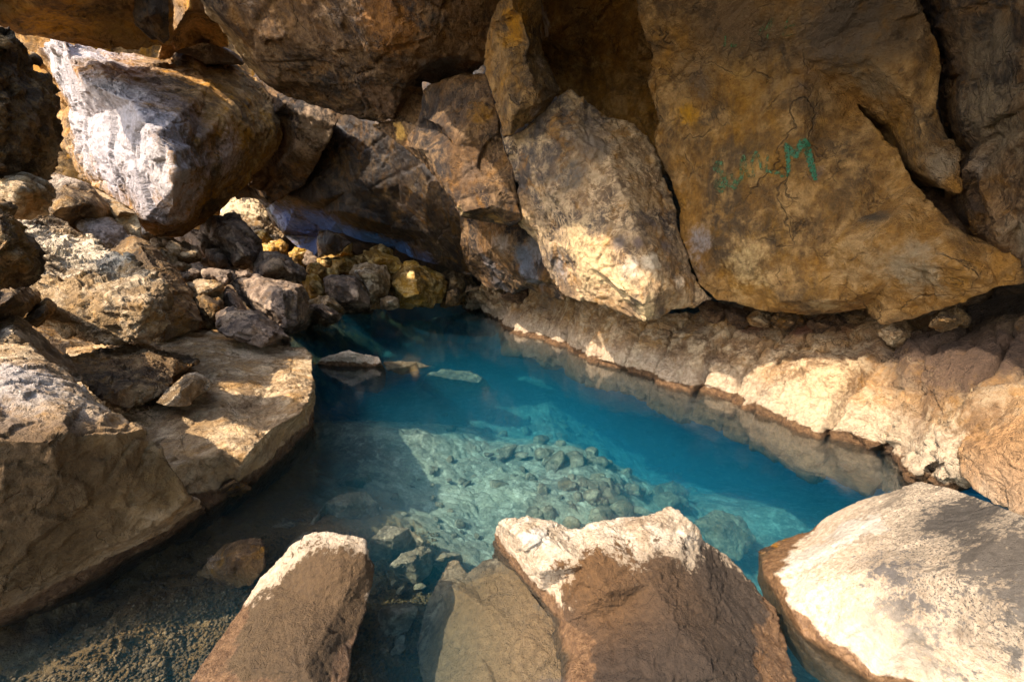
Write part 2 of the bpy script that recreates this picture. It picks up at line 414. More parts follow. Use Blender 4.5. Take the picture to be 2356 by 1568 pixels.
# ------------------------------------------------------------------ the cave: rock backdrop and sun-cutting roof
MAS = (.05, .05, .02, .005)
def shell():
    # far and right hand bedrock that closes the cave, with the sky open to the left and behind
    rock('cave_back_wall', None, None, 'U',
         [(430, -60, 12), (900, -300, 8), (1600, -300, 6.2), (2300, -300, 5), (2600, -200, 4.6), (2700, 500, 4.2), (2650, 900, 4.2), (2300, 760, 6), (1800, 760, 9), (1300, 760, 15), (900, 740, 19), (620, 700, 19), (560, 440, 19), (640, 430, 14), (560, 330, 13)],
         [(1100, 200, 8.5), (1400, 200, 6.6), (1200, 400, 9), (1550, 350, 6.6), (1700, 300, 6.4), (2200, 300, 4.8)], thick=1.5, mat='far', s=2, kind='structure', res=3, sm=0)
    rock('cave_back_wall', None, None, 'U',
         [(-420, -200, 9.5), (200, -120, 9), (480, -160, 10), (640, 0, 11), (640, 230, 11), (545, 300, 11), (520, 430, 11.5), (490, 550, 12), (300, 650, 11), (100, 660, 10), (-40, 660, 9.5), (-420, 660, 9.5)],
         [(200, 200, 10), (350, 480, 11)], thick=1.0, mat='ceilo', s=1.6, kind='structure', res=2.2, sm=0)
    # unseen roof above and behind the view: a slab of basalt in world metres
    nx, ny = 60, 60
    X, Y = np.meshgrid(np.linspace(-1.0, 8.5, nx), np.linspace(-2.0, 7.5, ny)); e_ = np.interp(Y[:, 0], [-2, .2, 1.1, 2.2, 2.8, 3.5, 4.4, 6], [.2, .2, .3, -.7, -.95, -1.5, -2.2, -2.7]) + .15 * perlin(np.column_stack((Y[:, 0] * 2, Y[:, 0] * 0, Y[:, 0] * 0)) + .5, 3); X = e_[:, None] + (X + 1) / 9.5 * (8.5 - e_[:, None])  # left edge shaped to cut the sun off chosen rocks
    P = np.column_stack((X.ravel(), Y.ravel(), np.zeros(nx * ny)))
    lo = P.copy(); lo[:, 2] = 4.2 + .12 * lo[:, 1] + .7 * np.maximum(lo[:, 1] - 3.6, 0) - .05 * (lo[:, 0] - 1) ** 2 * 1.2 + .35 * fbm(P * .6, 4, 5) + .2 * facet(P * .9, 3)[0]
    hi = lo + (0, 0, 1.2)
    i = np.arange(nx * ny).reshape(ny, nx)
    a, b, c, d = i[:-1, :-1].ravel(), i[:-1, 1:].ravel(), i[1:, :-1].ravel(), i[1:, 1:].ravel()
    t = np.concatenate((np.stack((a, c, b), 1), np.stack((b, c, d), 1)))
    n = nx * ny
    rim = np.concatenate((i[0, :], i[1:, -1], i[-1, :-1][::-1], i[1:-1, 0][::-1]))
    r2 = np.roll(rim, -1)
    sd = np.concatenate((np.stack((rim, r2, rim + n), 1), np.stack((r2, r2 + n, rim + n), 1)))
    o = mesh_obj('sun_cut_roof', np.concatenate((lo, hi)), np.concatenate((t, t[:, [0, 2, 1]] + n, sd)), MAT['ceil'])
    tag(o, None, None, kind='structure')
shell()
def bank():
    # broken ground the left hand rocks lie on
    X, Y = np.meshgrid(np.arange(-16, -.4, .12), np.arange(.2, 19, .12)); P = np.column_stack((X.ravel(), Y.ravel(), np.zeros(X.size)))
    shore = np.interp(P[:, 1], [0, 1.5, 3, 5, 8, 12, 19], [-1.1, -1.2, -1.5, -2.3, -3.6, -4.3, -5])
    t = shore - P[:, 0]
    z = np.where(t > 0, -.9 + .8 * np.minimum(t, 1.6) + .22 * np.maximum(t - 1.6, 0), -.9 + .8 * t)
    z += .25 * facet(P * .8, 4)[0] + .12 * facet(P * 2.5, 5)[0] + .1 * fbm(P, 4, 3)
    P[:, 2] = np.maximum(z, -3)
    i = np.arange(P.shape[0]).reshape(X.shape); a, b, c, d = i[:-1, :-1].ravel(), i[:-1, 1:].ravel(), i[1:, :-1].ravel(), i[1:, 1:].ravel()
    o = mesh_obj('rocky_ground', P, np.concatenate((np.stack((a, b, c), 1), np.stack((b, d, c), 1))), MAT['porous'], np.zeros((len(P), 4)))
    tag(o, None, None, kind='structure')
bank()

# ------------------------------------------------------------------ ceiling and wall masses
CE = 'rock mass'
# black glazed far ceiling over the pool
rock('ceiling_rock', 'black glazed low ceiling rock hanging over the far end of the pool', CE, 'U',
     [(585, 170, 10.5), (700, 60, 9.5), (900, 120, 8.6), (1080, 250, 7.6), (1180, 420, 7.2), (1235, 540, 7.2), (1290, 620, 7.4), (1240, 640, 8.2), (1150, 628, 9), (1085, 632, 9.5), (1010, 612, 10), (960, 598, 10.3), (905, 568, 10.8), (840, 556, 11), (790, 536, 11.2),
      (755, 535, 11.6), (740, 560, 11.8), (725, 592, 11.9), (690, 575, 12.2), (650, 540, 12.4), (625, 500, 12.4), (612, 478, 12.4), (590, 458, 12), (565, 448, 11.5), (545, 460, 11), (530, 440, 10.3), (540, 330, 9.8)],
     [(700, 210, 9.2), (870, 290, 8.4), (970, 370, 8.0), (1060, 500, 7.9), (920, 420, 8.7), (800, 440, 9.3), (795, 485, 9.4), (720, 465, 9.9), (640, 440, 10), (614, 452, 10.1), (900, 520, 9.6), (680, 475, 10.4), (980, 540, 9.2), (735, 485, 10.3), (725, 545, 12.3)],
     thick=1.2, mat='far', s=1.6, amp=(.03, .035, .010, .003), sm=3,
     stains=[(745, 530, 70, 11, (.10, .15, .36), 1.1), (670, 530, 60, 11.5, (.10, .14, .33), 1.1), (800, 530, 55, 10.8, (.10, .17, .37), 1.1), (860, 548, 45, 10.7, (.11, .19, .36), 1.1), (930, 578, 40, 10.5, (.10, .16, .29), 1.0), (700, 585, 40, 12, (.06, .07, .12), 1.2),  # blue spots paint sky light onto the overhang
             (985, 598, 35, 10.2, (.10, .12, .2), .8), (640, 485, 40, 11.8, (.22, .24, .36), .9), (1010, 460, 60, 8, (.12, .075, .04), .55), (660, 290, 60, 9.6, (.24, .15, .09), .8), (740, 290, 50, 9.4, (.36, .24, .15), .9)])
rock('ceiling_rock', 'small black blade of rock hanging below the blue grey overhang at the far end', CE, 'F',
     [(1330, 1050, 9.70), (1440, 1050, 9.60), (1550, 1090, 9.50), (1740, 1210, 9.40), (1560, 1350, 9.70), (1400, 1350, 10.00), (1320, 1420, 10.20), (1300, 1250, 10.10), (1310, 1130, 9.90)], [(1450, 1220, 9.50)],
     thick=.5, mat='far', s=.8)
rock('ceiling_rock', 'brown leaning buttress with a pale lit flank, right of the big sunlit hanging rock', CE, 'U',
     [(590, 175, 8.6), (640, 200, 8.4), (700, 205, 8.2), (790, 262, 8.2), (770, 290, 8.3), (745, 350, 8.8), (725, 385, 9.2), (700, 425, 9.6), (620, 470, 9.8), (600, 440, 9.8), (570, 430, 9.4), (560, 330, 9)],
     [(660, 235, 8.3), (690, 260, 8.25), (680, 340, 8.8), (650, 300, 9.0), (630, 400, 9.5), (610, 455, 9.7)], thick=1.0, mat='ceil', s=1.2, amp=(.03, .04, .02, .005),
     stains=[(725, 290, 42, 8.4, (.44, .32, .22), .9), (700, 340, 30, 8.8, (.48, .33, .22), .8), (625, 300, 50, 9, (.10, .055, .03), .6)])  # pale spots paint light onto the flank
# big lit hanging rock at the upper left
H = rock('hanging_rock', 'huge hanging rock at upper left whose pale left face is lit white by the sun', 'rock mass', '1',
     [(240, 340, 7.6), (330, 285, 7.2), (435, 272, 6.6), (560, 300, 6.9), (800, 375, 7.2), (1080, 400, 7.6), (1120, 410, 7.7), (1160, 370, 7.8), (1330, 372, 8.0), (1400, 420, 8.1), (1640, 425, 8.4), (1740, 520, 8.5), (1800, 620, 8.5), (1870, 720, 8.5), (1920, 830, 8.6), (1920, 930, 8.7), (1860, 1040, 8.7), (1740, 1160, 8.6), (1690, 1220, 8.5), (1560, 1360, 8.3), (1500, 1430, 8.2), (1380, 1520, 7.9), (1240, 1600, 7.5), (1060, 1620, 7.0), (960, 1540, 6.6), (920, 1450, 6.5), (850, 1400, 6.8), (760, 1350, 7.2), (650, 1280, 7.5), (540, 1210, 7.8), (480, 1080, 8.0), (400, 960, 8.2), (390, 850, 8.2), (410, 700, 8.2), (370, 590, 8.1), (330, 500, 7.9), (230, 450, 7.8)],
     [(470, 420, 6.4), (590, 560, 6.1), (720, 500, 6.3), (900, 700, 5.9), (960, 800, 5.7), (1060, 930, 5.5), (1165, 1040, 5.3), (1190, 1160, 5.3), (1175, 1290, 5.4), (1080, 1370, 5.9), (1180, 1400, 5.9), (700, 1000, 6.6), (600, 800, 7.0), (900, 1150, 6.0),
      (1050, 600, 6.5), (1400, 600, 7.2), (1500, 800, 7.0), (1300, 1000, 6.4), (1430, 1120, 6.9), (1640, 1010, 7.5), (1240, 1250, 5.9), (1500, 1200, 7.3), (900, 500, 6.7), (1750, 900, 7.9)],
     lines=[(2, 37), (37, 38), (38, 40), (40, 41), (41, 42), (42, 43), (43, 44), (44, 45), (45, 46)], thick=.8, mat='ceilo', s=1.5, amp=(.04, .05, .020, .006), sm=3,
     stains=[(500, 700, 300, 7, (.37, .33, .32), 1.3), (950, 950, 230, 5.8, (.37, .33, .32), 1.3), (1030, 1180, 220, 5.5, (.36, .32, .30), 1.3), (780, 780, 240, 6.2, (.37, .335, .33), 1.3), (700, 950, 330, 6.6, (.38, .34, .335), 1.1), (900, 1150, 300, 6, (.35, .31, .30), 1.1), (400, 420, 200, 7.2, (.42, .385, .375), 1.1), (1050, 1250, 170, 5.6, (.37, .32, .29), 1.1), (1560, 1050, 130, 7.3, (.42, .31, .25), .8), (1350, 1080, 120, 6.7, (.30, .22, .18), .7), (1200, 830, 170, 6.5, (.18, .12, .09), .8)])  # white spots paint the sun patch onto the pale left face
rock('ceiling_slab', 'ochre ceiling slab across the top left corner above the hanging rock', 'ceiling slab', '1',
     [(-150, -260, 4.6), (500, -300, 4.6), (1130, -200, 5.2), (1150, 150, 5.9), (1150, 290, 6.2), (980, 320, 6.3), (700, 310, 6.1), (420, 260, 5.8), (150, 215, 5.4), (0, 170, 5.2), (-150, 140, 5.0)],
     [(500, 60, 5.3), (900, 0, 5.5), (900, 230, 6.0), (300, 0, 5.0)], thick=1.2, mat='ceilo', s=1.3, amp=(.05, .05, .02, .005), stains=[(350, 130, 160, 5.4, (.52, .28, .09), .8), (700, 150, 200, 5.7, (.26, .17, .07), .6), (0, 50, 150, 5, (.10, .07, .045), .6)])
rock('ceiling_slab', 'dark tongue shaped slab against the ochre ceiling slab at the top left', 'ceiling slab', '1',
     [(900, -200, 5.3), (1135, -200, 5.3), (1150, 100, 5.5), (1155, 270, 5.75), (1120, 295, 5.8), (1020, 280, 5.75), (960, 220, 5.6), (900, 160, 5.5), (905, 60, 5.4)], [(1020, 100, 5.35)], thick=.25, mat='far', s=.8)
rock('ceiling_slab', 'tan tapering slab running down between the dark tongue and the big ceiling', 'ceiling slab', '1',
     [(1150, -200, 6.4), (1330, -200, 6.2), (1400, 80, 6.6), (1530, 180, 7), (1560, 330, 7.4), (1400, 290, 7.5), (1180, 350, 7.4), (1130, 400, 7.4), (1075, 400, 7.3), (1100, 300, 7.0), (1160, 260, 6.8)],
     [(1280, 60, 6.3), (1200, 330, 7.0), (1310, 200, 7.2)], thick=.8, mat='ceilo', s=.9, stains=[(1330, 200, 120, 7, (.58, .36, .18), .9), (1480, 220, 90, 7.2, (.6, .36, .16), .9), (1200, 100, 70, 6.5, (.16, .11, .07), .8)])
rock('ceiling_slab', 'brown cap of jagged rock wedged on top of the hanging rock', 'ceiling slab', '1',
     [(1160, 350, 7.4), (1240, 320, 7.3), (1370, 290, 7.3), (1480, 300, 7.5), (1560, 350, 7.6), (1660, 430, 7.9), (1500, 430, 7.8), (1400, 425, 7.7), (1300, 380, 7.5)], thick=.8, mat='grey', s=.8, stains=[(1350, 330, 80, 7.3, (.5, .38, .26), .8)])
# big dark ceiling slab, upper centre
rock('ceiling_slab', 'broad dark ceiling slab over the middle of the cave with a tan lit left edge', 'ceiling slab', 'U',
     [(430, -260, 4.6), (1150, -260, 4.0), (1172, -30, 4.6), (1160, 80, 5.0), (1118, 150, 5.4), (1060, 180, 5.9), (1010, 200, 6.0), (972, 186, 5.9), (976, 292, 6.3), (900, 275, 6.3), (860, 285, 6.6), (790, 262, 6.6), (700, 232, 6.7), (640, 205, 6.8), (596, 178, 6.7), (555, 130, 6.3), (510, 70, 5.9), (470, 20, 5.5), (430, -40, 5.2)],
     [(540, 60, 5.5), (600, 140, 5.9), (640, 185, 6.1), (760, 120, 5.5), (900, 80, 5.0), (1000, 120, 5.2), (800, 195, 5.9), (940, 180, 5.6), (700, 185, 6.1), (1040, 40, 4.8), (870, 240, 6.1)],
     lines=[(18, 19), (19, 20), (20, 21)], thick=1.0, mat='ceil', s=1.5, amp=(.03, .04, .014, .005), sm=3,
     stains=[(535, 100, 45, 6.0, (.44, .31, .18), .9), (590, 160, 30, 6.4, (.46, .33, .2), .9), (490, 40, 30, 5.6, (.44, .32, .2), .9), (900, 50, 70, 5, (.26, .13, .055), .8), (640, 30, 60, 5.2, (.24, .14, .07), .7), (740, 90, 50, 5.6, (.4, .3, .2), .35), (880, 220, 50, 6, (.20, .125, .08), .7), (690, 160, 30, 6.1, (.4, .34, .28), .5), (1020, 160, 60, 5.5, (.10, .09, .08), .8)])  # tan spots along the left edge paint it as lit
# hanging block left of centre
rock('hanging_block', 'dark brown hanging block with a lit lower rim left of the central pillar', 'hanging rock', '2',
     [(560, 600, 5.7), (700, 560, 5.6), (870, 505, 5.5), (1000, 520, 5.4), (1045, 640, 5.2), (1085, 760, 5.2), (1110, 880, 5.2), (1130, 1000, 5.2), (1190, 1150, 5.2), (1200, 1280, 5.2), (1240, 1450, 5.2), (1240, 1500, 5.25), (1170, 1540, 5.3), (1050, 1520, 5.45), (900, 1490, 5.5), (820, 1470, 5.55), (790, 1390, 5.7), (700, 1260, 5.9), (640, 1190, 6.0), (590, 1110, 6.1), (430, 990, 6.3), (270, 890, 6.4), (230, 850, 6.4), (290, 815, 6.2), (400, 810, 6.1), (520, 840, 5.9), (550, 760, 5.8)],
     [(900, 570, 5.35), (720, 860, 5.3), (870, 880, 5.1), (1000, 890, 5.1), (600, 1020, 5.5), (780, 1350, 5.3), (850, 1440, 5.2), (1080, 870, 5.1), (1040, 1400, 5.05), (800, 1000, 5.2), (740, 700, 5.5), (560, 800, 5.8), (690, 880, 5.75)],
     lines=[(28, 29), (29, 30), (31, 32), (32, 33), (28, 37), (37, 27)], thick=.7, mat='ceil', s=1.1, amp=(.03, .045, .014, .005),
     stains=[(430, 890, 60, 6.2, (.60, .38, .16), .9), (760, 1320, 55, 5.5, (.5, .35, .2), .8), (840, 1460, 50, 5.3, (.52, .38, .22), .8), (600, 1050, 60, 5.7, (.42, .29, .18), .75), (960, 780, 110, 5.2, (.24, .13, .045), .7), (900, 1200, 130, 5.2, (.13, .085, .055), .8), (1050, 1500, 70, 5.3, (.3, .18, .08), .8)])  # pale spots on the lower rim paint the light it catches
# deep dark recess behind the central pillar
rock('recess_rock', 'blackish recessed rock at top centre between the pillar and the graffiti wall', 'rock mass', '2',
     [(1330, -200, 5.0), (2100, -200, 4.6), (2110, 200, 5.0), (2200, 600, 5.4), (2220, 900, 5.6), (2300, 1250, 5.8), (1900, 1000, 5.9), (1500, 700, 5.8), (1350, 300, 5.6)],
     [(1760, 0, 5.0), (1650, 200, 5.3), (1950, 190, 5.2), (1700, 400, 5.6), (1450, 230, 5.3)], thick=.8, mat='wall', s=1.2)
# centre pillar, upper tongue and lower marbled mass
rock('hanging_block', 'tall tan hanging pillar tapering up to the ceiling in the middle', 'hanging rock', '2',
     [(1090, 30, 4.5), (1170, -120, 4.0), (1330, -160, 4.0), (1400, -120, 4.1), (1380, 60, 4.4), (1370, 200, 4.6), (1390, 380, 4.7), (1450, 490, 4.7), (1515, 620, 4.75), (1400, 760, 4.7), (1250, 860, 4.7), (1170, 910, 4.7), (1120, 920, 4.75), (1095, 800, 4.9), (1050, 640, 4.9), (1000, 500, 4.9), (1000, 350, 4.85), (1030, 170, 4.7)],
     [(1180, 60, 4.2), (1240, 110, 4.25), (1300, 300, 4.4), (1150, 400, 4.45), (1300, 350, 4.5), (1270, 380, 4.4), (1120, 520, 4.5), (1330, 600, 4.45), (1180, 760, 4.45), (1370, 700, 4.5), (1320, 40, 4.3)], thick=.8, mat='wall', s=.9, amp=(.04, .05, .012, .005),
     stains=[(1180, 180, 120, 4.4, (.42, .22, .07), .8), (1120, 560, 80, 4.6, (.40, .22, .08), .6), (1380, 420, 60, 4.6, (.36, .27, .2), .7), (1350, 780, 60, 4.6, (.30, .26, .24), .7), (1200, 650, 60, 4.6, (.15, .11, .085), .7)])
B = rock('hanging_block', 'large marbled hanging block that narrows to a pale tip over the right shore', 'hanging rock', 'U',
     [(1155, 318, 4.95), (1205, 300, 4.8), (1260, 250, 4.7), (1312, 205, 4.75), (1345, 225, 4.75), (1385, 262, 4.75), (1458, 282, 4.8), (1492, 315, 4.8), (1514, 365, 4.8), (1538, 420, 4.8), (1554, 490, 4.75), (1560, 530, 4.7), (1576, 590, 4.65), (1598, 640, 4.58), (1640, 688, 4.55), (1600, 705, 4.6), (1545, 712, 4.5), (1515, 735, 4.45), (1487, 741, 4.4), (1440, 722, 4.5), (1380, 700, 4.65), (1330, 690, 4.9), (1290, 672, 5.2), (1270, 640, 5.4), (1235, 560, 5.5), (1190, 512, 5.4), (1192, 430, 5.2), (1180, 385, 5.1), (1165, 350, 5.0)],
     [(1300, 300, 4.55), (1250, 420, 4.75), (1400, 360, 4.5), (1440, 470, 4.35), (1320, 500, 4.6), (1350, 560, 4.5), (1400, 640, 4.35), (1350, 600, 4.5), (1480, 700, 4.22), (1440, 670, 4.25), (1500, 600, 4.2), (1540, 660, 4.3), (1270, 560, 5.0), (1230, 480, 5.0), (1470, 545, 4.2), (1420, 560, 4.3)],
     lines=[(29, 30), (36, 37), (36, 18), (35, 18)], thick=.8, mat='marble', s=.9, amp=(.03, .05, .020, .006), seed=31,
     stains=[(1320, 560, 55, 4.6, (.48, .36, .22), .9), (1370, 620, 50, 4.5, (.56, .42, .26), .95), (1420, 670, 45, 4.35, (.60, .45, .28), 1), (1490, 715, 35, 4.3, (.60, .45, .28), 1), (1500, 600, 28, 4.25, (.56, .46, .34), .9), (1450, 620, 30, 4.3, (.50, .42, .33), .7), (1470, 560, 16, 4.2, (.15, .11, .09), .9), (1425, 560, 22, 4.3, (.14, .11, .09), .9), (1455, 650, 18, 4.2, (.14, .11, .08), .8), (1560, 650, 22, 4.4, (.64, .5, .36), .8),
             (1280, 620, 40, 5.1, (.22, .19, .17), .7), (1370, 330, 60, 4.6, (.16, .125, .095), .7), (1310, 400, 45, 4.7, (.10, .085, .07), .85), (1260, 470, 40, 4.8, (.44, .33, .22), .7), (1500, 450, 40, 4.5, (.36, .25, .15), .7), (1500, 500, 30, 4.4, (.13, .1, .085), .8), (1540, 560, 25, 4.4, (.14, .11, .1), .8)])
rock('hanging_block', 'blue grey streaked rock behind the marbled block above the far right shore', 'hanging rock', 'U',
     [(1060, 470, 7.0), (1150, 450, 6.2), (1215, 470, 5.9), (1250, 545, 5.8), (1275, 640, 5.7), (1300, 690, 5.8), (1260, 680, 6.2), (1220, 665, 6.6), (1180, 672, 7.2), (1120, 660, 7.9), (1090, 632, 8.2), (1070, 610, 8), (1060, 560, 7.4)],
     [(1150, 570, 6.3), (1180, 620, 6.4), (1220, 640, 6.1), (1110, 580, 6.8), (1160, 645, 7.0)], lines=[(14, 15)], thick=1, mat='ceil', s=1.0, amp=(.03, .05, .02, .005),
     stains=[(1150, 560, 35, 6.3, (.24, .19, .15), .8), (1200, 600, 40, 6.1, (.11, .115, .13), .9), (1230, 570, 40, 5.8, (.17, .15, .14), 1.0), (1130, 610, 40, 7, (.13, .11, .10), .9), (1230, 645, 35, 6.1, (.13, .13, .14), .8), (1150, 655, 40, 7.3, (.10, .085, .08), .9)])
# graffiti wall
A = rock('cave_wall_rock', 'great ochre wall face on the right carrying green painted letters', 'rock wall', 'U',
     [(1440, -260, 3.3), (2090, -260, 2.6), (2112, 0, 2.95), (2130, 50, 3.0), (2162, 110, 3.05), (2165, 160, 3.08), (2155, 240, 3.12), (2175, 300, 3.15), (2205, 345, 3.1), (2207, 440, 3.05), (2150, 405, 3.15), (2120, 380, 3.2), (2090, 330, 3.35), (2060, 290, 3.5), (1972, 238, 3.62), (2030, 318, 3.45), (2060, 340, 3.4), (2100, 420, 3.3), (2150, 480, 3.2), (2240, 560, 3.05), (2370, 590, 2.75), (2420, 650, 2.7), (2300, 655, 2.9), (2200, 690, 3.15), (2100, 730, 3.45), (2030, 745, 3.65), (1990, 712, 3.8), (1900, 725, 4.0), (1830, 722, 4.15), (1760, 715, 4.3), (1690, 692, 4.45), (1650, 690, 4.5), (1605, 650, 4.62), (1585, 600, 4.66), (1565, 540, 4.7), (1562, 480, 4.72), (1545, 420, 4.75), (1518, 360, 4.7), (1500, 310, 4.65), (1515, 280, 4.6), (1500, 235, 4.5), (1490, 180, 4.4), (1500, 120, 4.2), (1475, 40, 4.0)],
     [(1650, 100, 3.75), (1700, 300, 4.0), (1620, 350, 4.3), (1850, 130, 3.48), (1850, 350, 3.66), (2000, 130, 3.2), (1980, 350, 3.5), (1700, 500, 4.1), (1900, 550, 3.6), (1750, 620, 4.05), (1650, 600, 4.4), (2050, 640, 3.35), (1900, 690, 3.7), (2100, 130, 3.05), (2100, 230, 3.15), (2060, 520, 3.2), (2020, 470, 3.5), (2100, 600, 3.15), (2200, 610, 2.95), (1960, 690, 3.6), (1560, 200, 4.3), (2120, 300, 3.12), (1800, 690, 3.95), (2010, 560, 3.3), (1980, 500, 3.5)],
     lines=[(12, 65), (11, 65), (9, 65)], thick=.9, mat='wall', s=1.0, amp=(.025, .03, .011, .005), seed=77, res=1.0,
     stains=[(1850, 480, 22, 3.6, (.07, .055, .06), .8), (1880, 400, 20, 3.6, (.12, .085, .07), .6), (1620, 200, 45, 4.1, (.14, .10, .07), .7), (1700, 180, 50, 3.9, (.42, .26, .10), .7), (1860, 180, 40, 3.5, (.13, .085, .06), .6), (1590, 260, 30, 4.3, (.48, .26, .08), .7), (1700, 620, 60, 4.2, (.50, .36, .2), .6), (1980, 600, 60, 3.5, (.40, .27, .15), .6), (1610, 560, 40, 4.5, (.28, .24, .22), .7), (1600, 620, 30, 4.5, (.16, .13, .12), .7), (2100, 620, 60, 3.2, (.30, .23, .15), .7), (1720, 60, 120, 3.7, (.15, .095, .055), .7), (1950, 60, 120, 3.1, (.09, .065, .045), .8), (2000, 200, 60, 3.3, (.21, .15, .09), .6),
             (2010, 490, 30, 3.4, (.06, .045, .03), .8), (2170, 370, 40, 3.1, (.24, .18, .12), .7), (1640, 480, 40, 4.3, (.34, .2, .09), .6), (1900, 700, 40, 3.8, (.40, .30, .18), .6)])
rock('cave_wall_rock', 'dark smooth wall at the far right edge beyond the deep crack', 'rock wall', 'U',
     [(2080, -260, 2.75), (2600, -260, 1.9), (2600, 640, 2.1), (2420, 660, 2.5), (2330, 600, 2.9), (2260, 560, 3.3), (2190, 480, 3.6), (2190, 360, 3.5), (2165, 300, 3.5), (2150, 150, 3.4), (2105, 40, 3.3)],
     [(2230, 100, 2.85), (2210, 250, 3.05), (2230, 400, 3.0), (2350, 300, 2.6), (2350, 500, 2.7), (2300, 545, 2.8)], thick=.8, mat='ceil', s=.9, stains=[(2290, 270, 90, 2.8, (.17, .125, .08), .8), (2300, 120, 80, 2.7, (.12, .09, .06), .6), (2250, 390, 30, 3.0, (.32, .26, .2), .6), (2340, 560, 50, 2.7, (.24, .18, .12), .7)])
rock('wall_recess_rock', 'black crumbly rock at the bottom of the deep crack by the right edge', 'rock mass', 'U',
     [(2100, 380, 3.7), (2200, 440, 3.6), (2300, 560, 3.5), (2420, 640, 3.1), (2300, 640, 3.3), (2200, 600, 3.5), (2120, 520, 3.6)], [(2200, 520, 3.4)], thick=.5, mat='dirt', s=.6)

# ------------------------------------------------------------------ the right shore
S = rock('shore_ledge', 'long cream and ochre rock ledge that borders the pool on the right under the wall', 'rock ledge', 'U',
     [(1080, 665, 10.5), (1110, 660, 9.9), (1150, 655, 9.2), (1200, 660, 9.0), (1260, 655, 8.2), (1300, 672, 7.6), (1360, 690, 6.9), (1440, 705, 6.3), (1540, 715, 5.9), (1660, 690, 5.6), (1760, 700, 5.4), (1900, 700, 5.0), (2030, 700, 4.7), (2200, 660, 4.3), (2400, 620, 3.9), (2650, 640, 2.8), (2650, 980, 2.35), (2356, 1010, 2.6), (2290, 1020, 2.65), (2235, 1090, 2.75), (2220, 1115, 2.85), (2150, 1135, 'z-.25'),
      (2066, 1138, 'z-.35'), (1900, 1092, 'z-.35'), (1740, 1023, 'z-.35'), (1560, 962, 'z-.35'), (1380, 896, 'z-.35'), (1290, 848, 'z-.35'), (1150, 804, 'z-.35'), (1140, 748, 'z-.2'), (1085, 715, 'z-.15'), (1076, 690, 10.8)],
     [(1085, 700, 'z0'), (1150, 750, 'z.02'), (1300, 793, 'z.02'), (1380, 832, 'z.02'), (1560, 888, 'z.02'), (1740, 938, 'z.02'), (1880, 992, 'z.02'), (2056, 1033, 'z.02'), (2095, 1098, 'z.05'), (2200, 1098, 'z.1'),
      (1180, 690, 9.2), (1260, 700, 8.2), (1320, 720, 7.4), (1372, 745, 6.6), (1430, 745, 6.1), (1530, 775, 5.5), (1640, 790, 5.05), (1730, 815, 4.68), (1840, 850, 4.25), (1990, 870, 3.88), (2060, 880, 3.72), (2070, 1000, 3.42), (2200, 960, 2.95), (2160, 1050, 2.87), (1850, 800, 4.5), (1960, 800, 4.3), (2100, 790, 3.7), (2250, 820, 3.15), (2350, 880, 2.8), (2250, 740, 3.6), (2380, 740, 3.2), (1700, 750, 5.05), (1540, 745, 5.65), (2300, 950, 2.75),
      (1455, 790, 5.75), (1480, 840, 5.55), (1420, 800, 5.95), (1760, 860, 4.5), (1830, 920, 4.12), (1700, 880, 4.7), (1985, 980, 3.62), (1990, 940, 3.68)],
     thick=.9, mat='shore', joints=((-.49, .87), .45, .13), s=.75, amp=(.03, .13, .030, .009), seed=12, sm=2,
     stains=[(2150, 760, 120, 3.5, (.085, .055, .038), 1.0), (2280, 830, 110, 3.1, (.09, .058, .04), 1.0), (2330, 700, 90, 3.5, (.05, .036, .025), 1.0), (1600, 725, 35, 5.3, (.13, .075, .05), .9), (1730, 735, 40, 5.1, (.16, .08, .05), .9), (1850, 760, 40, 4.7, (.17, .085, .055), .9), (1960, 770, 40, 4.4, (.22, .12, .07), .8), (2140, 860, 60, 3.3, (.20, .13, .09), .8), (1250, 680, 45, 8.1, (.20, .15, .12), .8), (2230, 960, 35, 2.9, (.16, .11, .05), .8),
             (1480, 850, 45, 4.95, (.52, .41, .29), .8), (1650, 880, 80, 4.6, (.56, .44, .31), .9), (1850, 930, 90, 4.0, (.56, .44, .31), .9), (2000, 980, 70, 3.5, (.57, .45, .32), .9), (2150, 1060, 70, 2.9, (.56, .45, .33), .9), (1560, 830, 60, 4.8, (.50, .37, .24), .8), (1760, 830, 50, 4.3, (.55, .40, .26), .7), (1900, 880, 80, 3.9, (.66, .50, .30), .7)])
def lump(x, y, w, h, d, lab, mat='dirt', sd=0, **k):
    rs = random.Random(sd); n = 7
    ol = [(x + w * math.cos(t) * rs.uniform(.75, 1.2), y + h * math.sin(t) * rs.uniform(.7, 1.2), d + .1) for t in [(i + rs.uniform(-.3, .3)) * 2 * math.pi / n for i in range(n)]]
    inn = [(x + w * rs.uniform(-.45, .1), y + h * rs.uniform(-.5, 0), d - w / 1400 * d), (x + w * rs.uniform(.1, .5), y + h * rs.uniform(-.1, .5), d - w / 1500 * d)]
    return rock('shore_stone', lab, 'stone', 'U', ol, inn, thick=.9 * w / 600 * d + .1, mat=mat, s=w / FU * d * 3, seed=sd + 100, shrink=.8, amp=(.06, .12, .04, .012), **k)
lump(1640, 716, 36, 26, 5.1, 'dark red brown stone under the tip of the cracked wall edge', sd=1)
lump(1702, 730, 34, 26, 4.95, 'brown stone wedged between ledge and wall right of the red brown one', sd=2)
lump(1815, 738, 44, 24, 4.65, 'purplish stone squeezed below the long wall lip', sd=3, mat='wet')
lump(1752, 736, 30, 22, 4.85, 'small round tan stone tucked under the wall lip', sd=4, mat='shore')
lump(1900, 745, 48, 22, 4.45, 'flat dark stone filling the gap under the wall, right of the purplish stone', sd=5)
lump(2062, 765, 44, 34, 3.75, 'block of tan rock propping the pointed wall corner on the right', sd=6, mat='shore')
lump(2182, 738, 50, 26, 3.3, 'tan slab lying alone in the dark crumbly lava at the right', sd=7, mat='porous')
